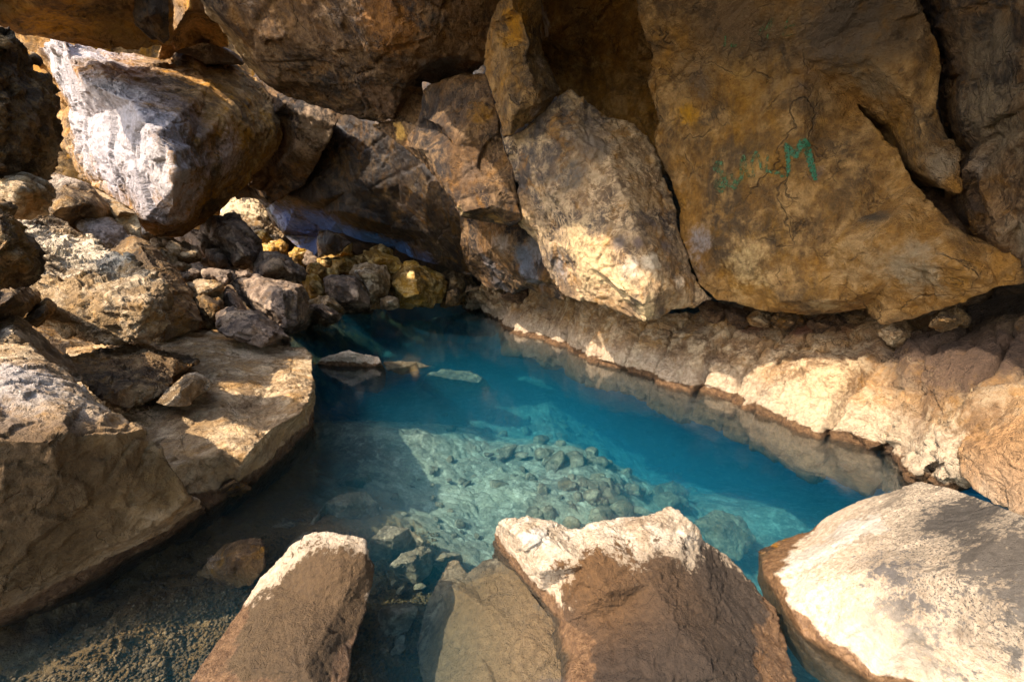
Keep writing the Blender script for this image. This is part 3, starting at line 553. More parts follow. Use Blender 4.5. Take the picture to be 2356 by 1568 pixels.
lump(1195, 676, 40, 26, 8.9, 'rough brown stone on the far end of the right ledge', sd=8, mat='dirt')
lump(2265, 905, 44, 18, 2.95, 'thin brown stone bedded in the ledge near the right edge', sd=9, mat='shore')
rock('shore_boulder', 'orange boulder at the right edge above the speckled slab', 'boulder', 'U',
     [(2205, 1030, 2.75), (2225, 990, 2.8), (2270, 935, 2.8), (2330, 905, 2.7), (2480, 880, 2.45), (2700, 900, 2.2), (2720, 1260, 2.0), (2480, 1230, 2.2), (2356, 1185, 2.35), (2290, 1160, 2.5), (2235, 1125, 2.6), (2210, 1080, 2.7)], [(2290, 1040, 2.5), (2380, 1000, 2.35)],
     thick=.8, mat='shore', s=.5, amp=(.06, .06, .02, .008), stains=[(2290, 1040, 110, 2.5, (.42, .26, .15), .8), (2300, 1120, 60, 2.45, (.46, .33, .23), .8)])

# ------------------------------------------------------------------ left side rocks
rock('left_wall_rock', 'dark porous rock pillar on the left edge beside the sunlit hanging rock', 'rock mass', '1',
     [(-60, 130, 3.20), (0, 190, 3.36), (60, 180, 3.44), (130, 250, 3.52), (160, 340, 3.60), (240, 400, 3.84), (240, 445, 3.84), (200, 470, 3.76), (330, 500, 3.92), (370, 590, 4.00), (410, 700, 4.00), (395, 800, 4.00), (410, 950, 4.08), (385, 1110, 4.00), (300, 1190, 3.92), (150, 1230, 3.68), (0, 1230, 3.44), (-60, 1220, 3.20)],
     [(100, 600, 3.36), (200, 800, 3.44), (60, 430, 3.36), (50, 330, 3.28), (280, 600, 3.68), (100, 1000, 3.36)], thick=.5, mat='porous', s=.9, amp=(.05, .06, .05, .014),
     stains=[(150, 800, 250, 3.4, (.22, .135, .068), .7), (30, 460, 60, 4.2, (.36, .22, .09), .7)])
rock('left_wall_rock', 'tan layered ledge at the left edge just under the dark pillar', 'rock ledge', '1',
     [(-60, 1190, 3.3), (0, 1190, 3.4), (200, 1190, 3.5), (320, 1230, 3.6), (370, 1300, 3.7), (350, 1370, 3.7), (300, 1460, 3.7), (120, 1480, 3.5), (0, 1400, 3.4), (-60, 1380, 3.3)],
     [(120, 1290, 3.2), (250, 1300, 3.4)], thick=.5, mat='boulder', s=.6, strat=.05)
rock('left_boulder', 'brown boulder behind the sunlit porous boulder, below the white rock face', 'boulder', '1',
     [(290, 1200, 6.0), (360, 1170, 6.0), (450, 1190, 5.9), (560, 1220, 5.9), (650, 1290, 5.9), (700, 1350, 5.9), (790, 1440, 6.0), (800, 1560, 6.1), (500, 1600, 5.8), (250, 1540, 5.4), (280, 1430, 5.3), (350, 1330, 5.4)],
     [(450, 1260, 5.5), (600, 1380, 5.5), (400, 1420, 5.2)], thick=1, mat='porous', s=.8, stains=[(420, 1190, 120, 5.8, (.42, .34, .27), .7)])
rock('left_boulder', 'narrow sun topped boulder wedged beneath the white rock face', 'boulder', '1',
     [(620, 1260, 6.4), (760, 1350, 6.2), (850, 1400, 6.0), (930, 1450, 5.9), (960, 1540, 5.9), (960, 1640, 6.0), (800, 1640, 5.9), (790, 1480, 5.9), (700, 1380, 6.1)], [(820, 1440, 5.6)],
     thick=.9, mat='boulder', s=.6)
rock('left_boulder', 'dark porous boulder cut by the left edge beside the sunlit boulder', 'boulder', '4',
     [(-60, -160, 2.3), (0, -140, 2.35), (50, -80, 2.4), (110, 0, 2.45), (160, 70, 2.5), (230, 160, 2.55), (278, 270, 2.6), (255, 350, 2.6), (190, 400, 2.6), (100, 380, 2.5), (0, 405, 2.4), (-60, 420, 2.3)],
     [(50, 100, 2.15), (130, 220, 2.25), (-40, 200, 2.1)], thick=.4, mat='porous', s=.6, amp=(.05, .05, .05, .016))
rock('left_boulder', 'rounded brown boulder at the left edge under the dark porous one', 'boulder', '4',
     [(-80, 430, 2.6), (0, 410, 2.8), (80, 385, 2.9), (180, 405, 3.05), (265, 450, 3.15), (275, 500, 3.15), (220, 570, 3.05), (140, 625, 2.9), (60, 640, 2.8), (-20, 660, 2.7), (-80, 700, 2.4)],
     [(80, 480, 2.6), (160, 520, 2.75), (-30, 560, 2.5)], thick=.8, mat='porous', s=.5)
rock('left_boulder', 'small angular stone squeezed below the rounded brown boulder on the left', 'stone', '4',
     [(160, 620, 3.0), (240, 560, 3.1), (320, 490, 3.2), (385, 530, 3.3), (370, 590, 3.3), (310, 640, 3.2), (250, 690, 3.1), (190, 660, 3.0)], [(300, 590, 3.0)], thick=.5, mat='porous', s=.35)
K = rock('left_boulder', 'big porous boulder whose rough top is lit brightly by the sun', 'boulder', '4',
     [(90, -70, 4.6), (220, -80, 4.9), (330, -60, 5.1), (450, -10, 5.2), (580, 70, 5.1), (700, 120, 4.6), (730, 180, 4.35), (850, 190, 4.15), (980, 290, 3.9), (1090, 370, 3.75), (1140, 480, 3.65), (1140, 620, 3.6), (1080, 740, 3.5), (1000, 775, 3.5), (850, 780, 3.5), (620, 780, 3.55), (420, 720, 3.6), (300, 640, 3.5), (210, 560, 3.5), (200, 420, 3.6), (270, 290, 3.7), (240, 180, 3.9), (160, 60, 4.2)],
     [(280, 300, 3.6), (420, 390, 3.6), (600, 450, 3.5), (780, 480, 3.38), (900, 530, 3.32), (980, 540, 3.32), (1060, 560, 3.42), (500, 150, 4.3), (800, 330, 3.85), (600, 650, 3.45), (350, 550, 3.4), (950, 680, 3.32)],
     lines=[(23, 24), (24, 25), (25, 26), (26, 27), (27, 28)], thick=1.2, mat='boulder', s=.9, amp=(.04, .035, .05, .016), sm=3,
     stains=[(350, 100, 330, 4.3, (.66, .55, .41), .9), (750, 330, 300, 4.3, (.68, .57, .43), .95)])  # cream spots paint sunlight into the rough top
rock('left_boulder', 'smooth brown boulder leaning behind the sunlit porous boulder', 'boulder', '4',
     [(480, -50, 5.6), (600, -70, 5.7), (750, -60, 5.8), (880, 45, 5.8), (1010, 90, 5.8), (1100, 180, 5.7), (1220, 330, 5.5), (1290, 450, 5.3), (1340, 560, 5.1), (1390, 650, 5.0), (1330, 710, 4.9), (1220, 745, 4.8), (1090, 780, 4.6), (900, 700, 4.8), (700, 200, 5.5)],
     [(700, 40, 5.55), (950, 130, 5.35), (1150, 420, 4.95), (1250, 620, 4.75), (1120, 600, 4.7)], thick=1.1, mat='porous', s=.9, amp=(.04, .05, .02, .006), stains=[(700, 0, 120, 5.6, (.30, .25, .22), .8), (1200, 560, 140, 4.8, (.25, .13, .05), .6)])
rock('left_boulder', 'pale topped ridge boulder at the left edge behind the foreground block', 'boulder', '4',
     [(-80, 640, 2.4), (0, 640, 2.6), (100, 612, 2.75), (160, 640, 2.8), (300, 750, 2.9), (430, 880, 2.9), (520, 980, 2.8), (560, 1050, 2.7), (300, 1100, 2.3), (-80, 900, 2.2)],
     [(90, 700, 2.45), (200, 800, 2.45), (350, 950, 2.45)], thick=.8, mat='boulder', s=.5, stains=[(60, 690, 120, 2.5, (.56, .46, .34), .8)])
# foreground left block
rock('foreground_block', 'large left foreground block with pale rough top and smooth brown side in the water', 'boulder', 'U',
     [(-260, 740, 2.1), (0, 788, 2.3), (60, 795, 2.3), (100, 820, 2.25), (160, 865, 2.2), (200, 905, 2.15), (255, 945, 2.1), (300, 972, 2.05), (330, 978, 2.05), (345, 1010, 2.05), (360, 1015, 2.06), (392, 1068, 2.08), (436, 1140, 2.12), (470, 1172, 'z0'),
      (520, 1240, 'z-.45'), (300, 1370, 'z-.45'), (0, 1520, 'z-.45'), (-280, 1680, 'z-.45')],
     [(294, 1280, 'z.0'), (0, 1436, 'z.0'), (-240, 1560, 'z.0'), (430, 1150, 2.1), (390, 1178, 2.06), (300, 1235, 2.0), (200, 1275, 1.93), (0, 1370, 1.74),
      (0, 1012, 1.60), (110, 1018, 1.66), (150, 960, 1.78), (195, 925, 2.02), (150, 1000, 1.72), (260, 1000, 1.86), (310, 990, 1.95), (330, 985, 2.0), (-220, 1000, 1.5), (80, 900, 1.88), (0, 880, 1.85), (150, 1130, 1.76), (300, 1100, 1.95), (169, 1358, 'z0'), (382, 1236, 'z0')],
     lines=[(26, 27), (27, 30), (30, 31), (31, 32), (32, 33), (27, 28), (28, 29), (22, 23), (23, 24), (24, 25)], thick=1.0, mat='ledge', s=.6, amp=(.03, .035, .02, .006), sm=4, seed=15,
     stains=[(60, 880, 120, 1.9, (.50, .43, .37), .8), (180, 930, 60, 2.0, (.58, .48, .36), .7), (60, 1150, 170, 1.65, (.12, .075, .04), 1.1), (250, 1120, 120, 1.8, (.14, .088, .046), 1.1), (130, 1270, 140, 1.75, (.13, .085, .045), 1.1), (360, 1110, 70, 2.05, (.17, .11, .055), 1)])  # brown side spots darkened further to carry its shade
# flat ledge
O = rock('flat_ledge', 'broad flat tan ledge jutting into the pool from the left bank', 'rock ledge', 'U',
     [(330, 780, 'z.62'), (400, 770, 'z.62'), (462, 753, 'z.6'), (530, 772, 'z.56'), (600, 789, 'z.5'), (660, 797, 'z.46'), (700, 800, 'z.44'), (718, 820, 'z.42'), (720, 868, 'z.35'), (722, 930, 'z.1'), (722, 985, 'z0'), (730, 1040, 'z-.6'), (600, 1180, 'z-.6'), (500, 1240, 'z-.5'), (430, 1200, 'z-.3'), (400, 1120, 'z.2'), (340, 1020, 'z.35'), (200, 960, 'z.5'), (150, 800, 'z.65')],
     [(718, 984, 'z.0'), (655, 1045, 'z.0'), (580, 1108, 'z.0'), (540, 1130, 'z0'), (480, 1172, 'z0'), (712, 925, 'z.37'), (690, 950, 'z.36'), (625, 985, 'z.35'), (600, 1010, 'z.34'), (565, 1050, 'z.32'), (510, 1040, 'z.33'), (450, 1055, 'z.32'), (388, 1078, 'z.33'), (500, 900, 'z.45'), (600, 870, 'z.42'), (600, 930, 'z.32'), (520, 970, 'z.40'), (560, 840, 'z.46'), (640, 840, 'z.44'), (420, 985, 'z.4'), (470, 800, 'z.58')],
     lines=[(24, 25), (25, 26), (26, 27), (27, 28), (28, 29), (29, 30), (30, 31), (24, 8), (19, 20), (20, 21), (21, 22), (22, 23)], thick=.6, mat='ledge', s=.6, amp=(.05, .04, .018, .006), sm=3, seed=8,
     stains=[(540, 1080, 50, 2.9, (.36, .24, .13), .8), (620, 1010, 30, 3.2, (.36, .24, .13), .8), (620, 850, 80, 4.8, (.60, .47, .33), .8), (480, 1020, 70, 3.2, (.46, .33, .2), .7)])
rock('left_boulder', 'porous wedge shaped rock resting on the flat ledge', 'boulder', '4',
     [(480, 900, 3.3), (700, 830, 3.7), (900, 800, 3.9), (1020, 800, 3.95), (1080, 830, 3.95), (1200, 870, 3.9), (1370, 910, 3.75), (1280, 960, 3.5), (1180, 1000, 3.35), (1150, 1100, 3.15), (1060, 1160, 3.05), (960, 1190, 3.0), (880, 1245, 2.9), (700, 1180, 2.75), (560, 1050, 2.8)],
     [(980, 820, 3.75), (860, 940, 3.35), (1060, 880, 3.4), (1180, 920, 3.35), (700, 1000, 3.0), (900, 1060, 3.0), (620, 900, 3.4)],
     lines=[(15, 16), (15, 17), (17, 18)], thick=.6, mat='porous', s=.5, amp=(.04, .04, .04, .014), stains=[(950, 850, 100, 3.6, (.5, .38, .25), .8), (620, 950, 130, 3.1, (.30, .19, .10), .7)])
rock('left_boulder', 'small lit stone leaning against the wedge shaped rock on the flat ledge', 'stone', '4',
     [(1050, 1190, 2.95), (1170, 1060, 3.15), (1230, 1020, 3.25), (1330, 985, 3.35), (1400, 1030, 3.35), (1440, 1060, 3.3), (1400, 1120, 3.2), (1330, 1160, 3.1), (1280, 1220, 3.0), (1200, 1225, 2.95), (1120, 1215, 2.9)],
     [(1310, 1050, 3.05), (1220, 1120, 2.95)], thick=.4, mat='boulder', s=.35, stains=[(1340, 1010, 60, 3.3, (.6, .48, .34), .8)])
# rock lumps at the foot of the ledge
rock('shore_stone', 'wet brown stone at the waterline under the flat ledge', 'stone', '7',
     [(1520, 170, 2.9), (1600, 110, 3.05), (1650, 150, 3.05), (1700, 240, 'z.02'), (1640, 300, 'z-.1'), (1500, 340, 'z-.1'), (1480, 250, 2.75)], [(1590, 180, 2.78)], thick=.3, mat='wet', s=.25)
rock('shore_stone', 'low tan stone at the foot of the left foreground block', 'stone', '7',
     [(1150, 460, 2.45), (1230, 390, 2.5), (1340, 345, 2.6), (1400, 400, 'z.0'), (1280, 470, 'z-.1'), (1180, 500, 'z-.1')], [(1280, 400, 2.4)], thick=.3, mat='ledge', s=.2)

# ------------------------------------------------------------------ boulder scree at the far left and far bank
def mk(label, ol, inner=(), mat='grey', d=8, **k):
    k.setdefault('s', d * .11); k.setdefault('sm', 0); k.setdefault('amp', (.02, .15, .03, .008)); k.setdefault('thick', d * .14)
    return rock('scree_block', label, 'boulder', 'M', ol, inner, d0=d, mat=mat, **k)
mk('dark stone in the gloom under the belly of the hanging rock', [(-70, 290), (100, 320), (260, 345), (340, 385), (310, 450), (100, 440), (-70, 410)], [(100, 370, 8.2), (220, 390, 8.3)], 'far', 8.8)  # black stone added to keep the shaded gap dark
# sunlit cliff outside the far gap
rock('outer_cliff', 'sunlit layered slope of rock seen through the gap under the hanging rock', 'rock mass', 'M',
     [(560, 340, 15), (570, 240, 16), (620, 110, 17), (700, 100, 17.5), (820, 140, 17.5), (860, 240, 17), (900, 320, 16), (960, 400, 15), (900, 470, 13.5), (780, 420, 13.5), (640, 330, 14)],
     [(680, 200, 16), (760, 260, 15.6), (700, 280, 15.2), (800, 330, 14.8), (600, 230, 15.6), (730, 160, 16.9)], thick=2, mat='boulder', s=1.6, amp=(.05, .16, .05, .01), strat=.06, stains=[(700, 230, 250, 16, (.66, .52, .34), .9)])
mk('bright golden block sunlit inside the far gap', [(750, 372), (800, 358), (840, 365), (875, 420), (870, 455), (800, 450), (765, 400)], [(815, 400, 12.3)], 'gold', 12.8)
mk('golden block below the sunlit gap with a shaded side', [(868, 432), (930, 408), (980, 450), (975, 510), (960, 525), (900, 475)], [(930, 450, 11.4)], 'gold', 12)
mk('flat sunlit stone in the far gap left of the black blade', [(810, 465), (860, 455), (920, 470), (965, 520), (900, 520), (820, 490)], [(880, 480, 11.2)], 'gold', 11.7)
mk('brown pointed block under the blue grey overhang', [(975, 500), (1030, 470), (1090, 500), (1105, 560), (1060, 595), (1005, 565)], [(1020, 520, 10.5)], 'gold', 11)
mk('dark triangular stone just below the black blade tip', [(1085, 555), (1100, 490), (1165, 540), (1180, 580), (1120, 590)], (), 'grey', 10.6)
mk('bright yellow lit stone right of the blade tip', [(1160, 540), (1230, 533), (1262, 560), (1255, 612), (1200, 603), (1165, 570)], [(1225, 560, 9.9)], 'gold', 10.4)
mk('wide orange block lying behind the yellow stone', [(1200, 520), (1290, 480), (1380, 436), (1390, 510), (1300, 540), (1215, 532)], [(1310, 500, 10.4)], 'gold', 11)
mk('pale square block catching the light in the far scree', [(1262, 545), (1340, 528), (1397, 552), (1397, 622), (1258, 620)], [(1330, 560, 9.5)], 'gold', 10)
mk('orange pebble sized rock beside the pale square block', [(1395, 520), (1450, 508), (1500, 560), (1425, 590)], [(1445, 540, 9.8)], 'gold', 10.2)
mk('small dark block under the low ceiling at the far right of the scree', [(1500, 480), (1560, 458), (1630, 490), (1625, 532), (1540, 512)], [(1570, 490, 10.4)], 'gold', 10.9)
mk('long pale brown slab on top of the far bank', [(1455, 495), (1530, 498), (1650, 550), (1690, 592), (1630, 630), (1600, 590), (1500, 575), (1470, 530)], [(1560, 540, 9.4)], 'gold', 10)
mk('brown triangular block in the middle of the far bank', [(1095, 580), (1160, 568), (1210, 600), (1275, 632), (1210, 655), (1195, 725), (1130, 655), (1090, 612)], [(1190, 620, 8.7)], 'gold', 9.2)
mk('rusty upright block left of the dark waterside block', [(1062, 650), (1130, 648), (1175, 690), (1220, 775), (1200, 800), (1110, 795), (1075, 715)], [(1140, 710, 7.9)], 'gold', 8.4)
mk('craggy block with white lit ridges at the water on the far bank', [(1360, 645), (1400, 590), (1480, 566), (1595, 580), (1625, 640), (1622, 700), (1605, 770), (1640, 815), (1645, 840, 'z-.1'), (1500, 850, 'z-.1'), (1450, 780), (1425, 700)],
   [(1400, 610, 8.7), (1450, 640, 8.4), (1470, 700, 8.5), (1530, 640, 8.5), (1490, 760, 8.6), (1560, 740, 8.6)], 'gold', 9.3, crackle=0) if False else mk('craggy block with white lit ridges at the water on the far bank', [(1360, 645), (1400, 590), (1480, 566), (1595, 580), (1625, 640), (1622, 700), (1605, 770), (1640, 815), (1645, 845, 9.1), (1500, 860, 8.9), (1450, 780), (1425, 700)],
   [(1400, 610, 8.7), (1450, 640, 8.4), (1470, 700, 8.5), (1530, 640, 8.5), (1490, 760, 8.5), (1560, 740, 8.6)], 'boulder', 9.3, stains=[(1420, 630, 60, 8.8, (.7, .6, .48), .8), (1460, 720, 50, 8.6, (.7, .6, .48), .8)])  # white spots paint the lit ridges
mk('squarish brown block at the water left of the craggy white ridged one', [(1205, 660), (1230, 645), (1300, 641), (1402, 655), (1440, 720), (1490, 830), (1500, 850, 'z.0'), (1500, 880, 'z-.2'), (1330, 885, 'z-.2'), (1260, 805), (1215, 760)],
   [(1300, 700, 7.5), (1400, 690, 7.6), (1420, 800, 7.5)], 'grey', 8.1)
mk('huge golden brown boulder filling the back of the pool', [(1610, 660), (1680, 600), (1770, 550), (1860, 590), (1950, 650), (1978, 690), (1950, 800), (1900, 815), (1890, 840, 10.6), (1680, 845, 10.6), (1615, 720)],
   [(1760, 600, 9.6), (1680, 640, 9.7), (1640, 700, 9.5), (1800, 760, 9.3), (1880, 690, 10), (1720, 780, 9.3)], 'gold', 10.6, lines=[(11, 14)])
mk('dark boulder in the gloom at the far right corner of the pool', [(1930, 650), (2020, 610), (2120, 625), (2160, 700), (2110, 800), (2100, 840), (1940, 840), (1955, 760)], [(2040, 690, 10.4)], 'porous', 11.2)
mk('low rounded rock at the waterline in the far right corner', [(1965, 740), (2010, 715), (2060, 715), (2080, 760), (2050, 830), (1970, 830)], [(2020, 770, 9.9)], 'porous', 10.3)
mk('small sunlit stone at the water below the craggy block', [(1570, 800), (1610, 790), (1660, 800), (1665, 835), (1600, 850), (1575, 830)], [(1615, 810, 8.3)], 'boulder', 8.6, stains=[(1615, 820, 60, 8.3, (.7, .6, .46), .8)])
mk('flat topped low stone behind the grey waterside stone', [(1105, 805), (1200, 783), (1260, 788), (1305, 840), (1325, 885, 'z.0'), (1300, 900, 'z-.1'), (1200, 860), (1120, 830)], [(1220, 810, 6.9)], 'boulder', 7.3)
mk('grey rounded stone standing at the waterline', [(1112, 825), (1200, 818), (1250, 860), (1292, 890), (1275, 925, 'z-.05'), (1230, 945, 'z-.1'), (1140, 945, 'z-.1'), (1115, 870)], [(1180, 850, 6.3), (1230, 890, 6.2)], 'grey', 6.7)
mk('massive dark fractured block standing in the pool edge', [(615, 690), (650, 662), (780, 655), (810, 668), (970, 685), (1065, 715), (1115, 850), (1125, 920, 'z.0'), (1120, 960, 'z-.3'), (1000, 1020, 'z-.3'), (900, 990, 5.6), (880, 935), (780, 890), (700, 800)],
   [(800, 700, 6.0), (940, 760, 5.4), (970, 960, 5.3), (860, 860, 5.5), (1050, 780, 5.9), (1070, 930, 5.9), (750, 770, 5.9)], 'grey', 6.3, lines=[(14, 15), (15, 16), (15, 5)], s=.8, amp=(.04, .12, .035, .008))
mk('small dark slab lying on the massive fractured block', [(650, 618), (720, 608), (785, 665), (700, 674), (652, 655)], [(715, 635, 6.2)], 'grey', 6.5)
mk('tan faced block above the massive fractured block', [(735, 640), (780, 560), (800, 490), (900, 498), (965, 528), (1005, 548), (1060, 602), (1082, 650), (980, 658), (790, 668)], [(900, 530, 6.9), (850, 600, 6.7), (950, 580, 6.9), (1000, 620, 6.9)], 'grey', 7.4, stains=[(880, 590, 90, 6.8, (.34, .25, .17), .8)])
mk('broad dark rounded block under the right tip of the hanging rock', [(400, 380), (420, 320), (510, 278), (600, 262), (660, 268), (705, 312), (762, 382), (812, 470), (816, 530), (828, 570), (780, 605), (660, 615), (590, 565), (540, 480), (480, 430)],
   [(620, 340, 7.4), (660, 450, 7.1), (560, 400, 7.4), (720, 520, 7.1), (640, 560, 7.2)], 'grey', 8.0, s=.9)
mk('brown stone jammed below the broad dark block', [(460, 480), (540, 478), (590, 560), (668, 600), (660, 625), (500, 620), (450, 565)], [(560, 540, 7.2)], 'grey', 7.6)
mk('dark stone in the shadow behind the tan slab', [(250, 400), (340, 350), (450, 360), (520, 440), (545, 520), (470, 560), (380, 480)], [(430, 440, 7.6)], 'grey', 8.2)
mk('pale tan slab lying tilted on the scree', [(120, 430), (180, 415), (300, 442), (400, 473), (432, 520), (432, 556), (370, 572), (300, 562), (200, 505), (150, 475)], [(250, 450, 6.6), (400, 500, 6.4), (300, 520, 6.4)], 'boulder', 6.9)
mk('thin tan slab under the tilted slab', [(170, 500), (260, 545), (360, 585), (370, 612), (290, 615), (240, 580)], [(300, 580, 6.3)], 'boulder', 6.5)
mk('rounded pebble like block in the scree left of the flat grey one', [(295, 625), (330, 612), (375, 606), (420, 622), (400, 670), (350, 684), (315, 665)], [(360, 640, 5.9)], 'grey', 6.2)
mk('flat grey block in the middle of the left scree', [(370, 640), (430, 622), (500, 614), (605, 614), (645, 640), (605, 690), (560, 718), (480, 710), (385, 690)], [(500, 640, 6.0), (580, 690, 5.7)], 'grey', 6.3)
mk('light topped block above the waterside front rock', [(340, 692), (470, 688), (550, 700), (570, 740), (556, 795), (430, 775), (360, 752)], [(460, 700, 5.7), (540, 715, 5.4), (440, 750, 5.2)], 'boulder', 5.8)
mk('brown stone with a lit top beside the massive fractured block', [(555, 715), (600, 720), (650, 760), (700, 840), (740, 890), (640, 880), (560, 860), (550, 790)], [(610, 770, 5.6), (660, 850, 5.5)], 'grey', 6.0)
mk('rusty block in shade below the light topped block', [(350, 765), (430, 760), (548, 795), (552, 860), (550, 990), (440, 990), (390, 910)], [(450, 800, 5.1), (530, 850, 5.0)], 'porous', 5.5)
mk('coarse brown rock at the pool edge behind the flat ledge', [(546, 868), (600, 850), (720, 866), (792, 882), (900, 958), (972, 1030, 5.0), (978, 1090, 'z-.1'), (980, 1120, 'z-.3'), (800, 1090, 4.6), (600, 1020, 4.6), (546, 990, 4.7)],
   [(700, 890, 5.0), (760, 960, 4.6), (650, 930, 4.7), (880, 1020, 4.5)], 'grey', 5.1, lines=[(11, 12), (12, 14)], stains=[(650, 890, 90, 4.9, (.45, .34, .24), .8)])

# ------------------------------------------------------------------ foreground rocks
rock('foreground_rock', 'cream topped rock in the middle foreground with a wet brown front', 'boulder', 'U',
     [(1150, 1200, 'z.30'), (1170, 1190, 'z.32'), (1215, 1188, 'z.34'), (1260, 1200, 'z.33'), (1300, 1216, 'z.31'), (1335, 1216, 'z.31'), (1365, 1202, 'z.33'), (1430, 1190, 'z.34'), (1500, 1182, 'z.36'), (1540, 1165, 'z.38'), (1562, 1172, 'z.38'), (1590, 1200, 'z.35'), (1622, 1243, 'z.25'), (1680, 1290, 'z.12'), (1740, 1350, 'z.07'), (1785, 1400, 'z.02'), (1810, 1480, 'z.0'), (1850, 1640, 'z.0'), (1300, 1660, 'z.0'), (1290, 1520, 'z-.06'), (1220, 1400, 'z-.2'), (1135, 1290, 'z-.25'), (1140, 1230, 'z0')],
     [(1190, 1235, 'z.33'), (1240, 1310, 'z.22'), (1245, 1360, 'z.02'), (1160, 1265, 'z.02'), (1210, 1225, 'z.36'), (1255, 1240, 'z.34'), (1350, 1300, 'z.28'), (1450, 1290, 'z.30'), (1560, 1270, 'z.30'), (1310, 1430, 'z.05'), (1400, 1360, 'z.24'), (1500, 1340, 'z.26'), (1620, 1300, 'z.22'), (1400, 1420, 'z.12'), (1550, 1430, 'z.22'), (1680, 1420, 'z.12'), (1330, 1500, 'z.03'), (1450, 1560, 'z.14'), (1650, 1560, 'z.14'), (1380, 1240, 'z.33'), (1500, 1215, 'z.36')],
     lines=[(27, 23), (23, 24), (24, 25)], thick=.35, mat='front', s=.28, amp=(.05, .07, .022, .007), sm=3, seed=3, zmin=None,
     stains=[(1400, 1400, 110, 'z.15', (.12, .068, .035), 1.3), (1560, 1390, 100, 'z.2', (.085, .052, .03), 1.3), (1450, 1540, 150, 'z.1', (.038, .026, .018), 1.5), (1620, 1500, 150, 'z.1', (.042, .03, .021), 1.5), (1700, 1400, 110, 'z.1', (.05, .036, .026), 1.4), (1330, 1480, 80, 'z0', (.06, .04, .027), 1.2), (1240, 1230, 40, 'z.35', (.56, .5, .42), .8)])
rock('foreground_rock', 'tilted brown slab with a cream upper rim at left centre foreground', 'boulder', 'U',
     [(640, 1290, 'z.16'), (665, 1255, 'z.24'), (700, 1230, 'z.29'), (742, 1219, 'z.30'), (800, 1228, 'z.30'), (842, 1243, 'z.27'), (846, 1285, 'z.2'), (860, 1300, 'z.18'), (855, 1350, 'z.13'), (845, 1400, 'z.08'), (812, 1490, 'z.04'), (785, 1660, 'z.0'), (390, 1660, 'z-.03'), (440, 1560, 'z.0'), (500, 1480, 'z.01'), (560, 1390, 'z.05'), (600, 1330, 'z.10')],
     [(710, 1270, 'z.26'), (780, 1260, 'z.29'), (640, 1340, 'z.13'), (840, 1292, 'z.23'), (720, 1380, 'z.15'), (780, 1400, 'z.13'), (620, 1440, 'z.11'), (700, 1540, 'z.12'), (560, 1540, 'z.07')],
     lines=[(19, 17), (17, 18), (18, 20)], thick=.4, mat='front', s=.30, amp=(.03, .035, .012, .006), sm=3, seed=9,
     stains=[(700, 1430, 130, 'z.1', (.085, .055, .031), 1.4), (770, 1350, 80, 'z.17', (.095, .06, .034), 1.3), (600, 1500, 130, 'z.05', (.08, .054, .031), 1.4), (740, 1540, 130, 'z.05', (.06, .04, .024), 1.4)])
rock('foreground_rock', 'broad speckled cream slab sloping into the water at bottom right', 'boulder', 'U',
     [(2112, 1106, 'z.42'), (2160, 1115, 'z.46'), (2240, 1140, 'z.52'), (2356, 1185, 'z.6'), (2760, 1310, 'z.62'), (2900, 1500, 'z.5'), (2800, 1760, 'z.3'), (2100, 1700, 'z-.15'), (1960, 1620, 'z-.25'), (1850, 1540, 'z-.25'), (1780, 1440, 'z-.2'), (1742, 1330, 'z-.1'), (1745, 1270, 'z-.05'), (1800, 1240, 'z-.02'), (1862, 1222, 'z.02'), (1900, 1190, 'z.12'), (1950, 1162, 'z.2'), (2000, 1145, 'z.28'), (2060, 1128, 'z.36')],
     [(1785, 1318, 'z.06'), (1760, 1320, 'z.01'), (1820, 1400, 'z.04'), (1900, 1480, 'z.03'), (2010, 1560, 'z.02'), (1840, 1290, 'z.12'), (1950, 1230, 'z.26'), (2085, 1145, 'z.40'), (1910, 1330, 'z.2'), (2040, 1300, 'z.34'), (2200, 1330, 'z.45'), (2100, 1450, 'z.25'), (2200, 1500, 'z.26'), (2000, 1420, 'z.2'), (2330, 1400, 'z.48'), (1960, 1530, 'z.0'), (2090, 1590, 'z.0'), (1850, 1460, 'z0')],
     lines=[(19, 24), (24, 25), (25, 26), (25, 14)], thick=.5, mat='speck', s=.45, amp=(.02, .018, .006, .003), sm=4, seed=21,
     stains=[(2210, 1190, 90, 'z.49', (.05, .043, .036), .8), (2330, 1270, 110, 'z.53', (.06, .05, .04), .75), (2420, 1380, 110, 'z.5', (.07, .06, .05), .7), (1860, 1290, 60, 'z.12', (.44, .39, .32), 1.0), (1960, 1220, 60, 'z.26', (.40, .35, .29), .9), (1850, 1360, 50, 'z.08', (.44, .38, .30), .9), (2000, 1500, 80, 'z.1', (.42, .35, .27), .9), (2060, 1320, 90, 'z.32', (.075, .066, .06), .62), (2080, 1400, 80, 'z.28', (.085, .075, .066), .6), (2250, 1470, 150, 'z.33', (.10, .088, .075), .48)])
# small rock standing in the pool
rock('pool_rock', 'small cream rock breaking the surface beside the flat ledge', 'rock', 'P',
     [(205, 265, 'z.02'), (240, 225, 'z.08'), (300, 200, 'z.13'), (400, 175, 'z.19'), (490, 150, 'z.24'), (560, 175, 'z.2'), (640, 190, 'z.16'), (750, 205, 'z.13'), (775, 250, 'z.08'), (790, 285, 'z.0'), (820, 340, 'z-.12'), (810, 470, 'z-.5'), (740, 525, 'z-.7'), (400, 490, 'z-.7'), (260, 340, 'z-.35')],
     [(500, 195, 'z.17'), (300, 215, 'z.11'), (720, 205, 'z.13'), (300, 280, 'z0'), (500, 285, 'z.0'), (700, 290, 'z0'), (500, 360, 'z-.2'), (700, 400, 'z-.3')],
     lines=[(16, 15), (15, 17), (18, 19), (19, 20)], thick=.5, mat='front', s=.3, amp=(.04, .05, .03, .008), seed=4)
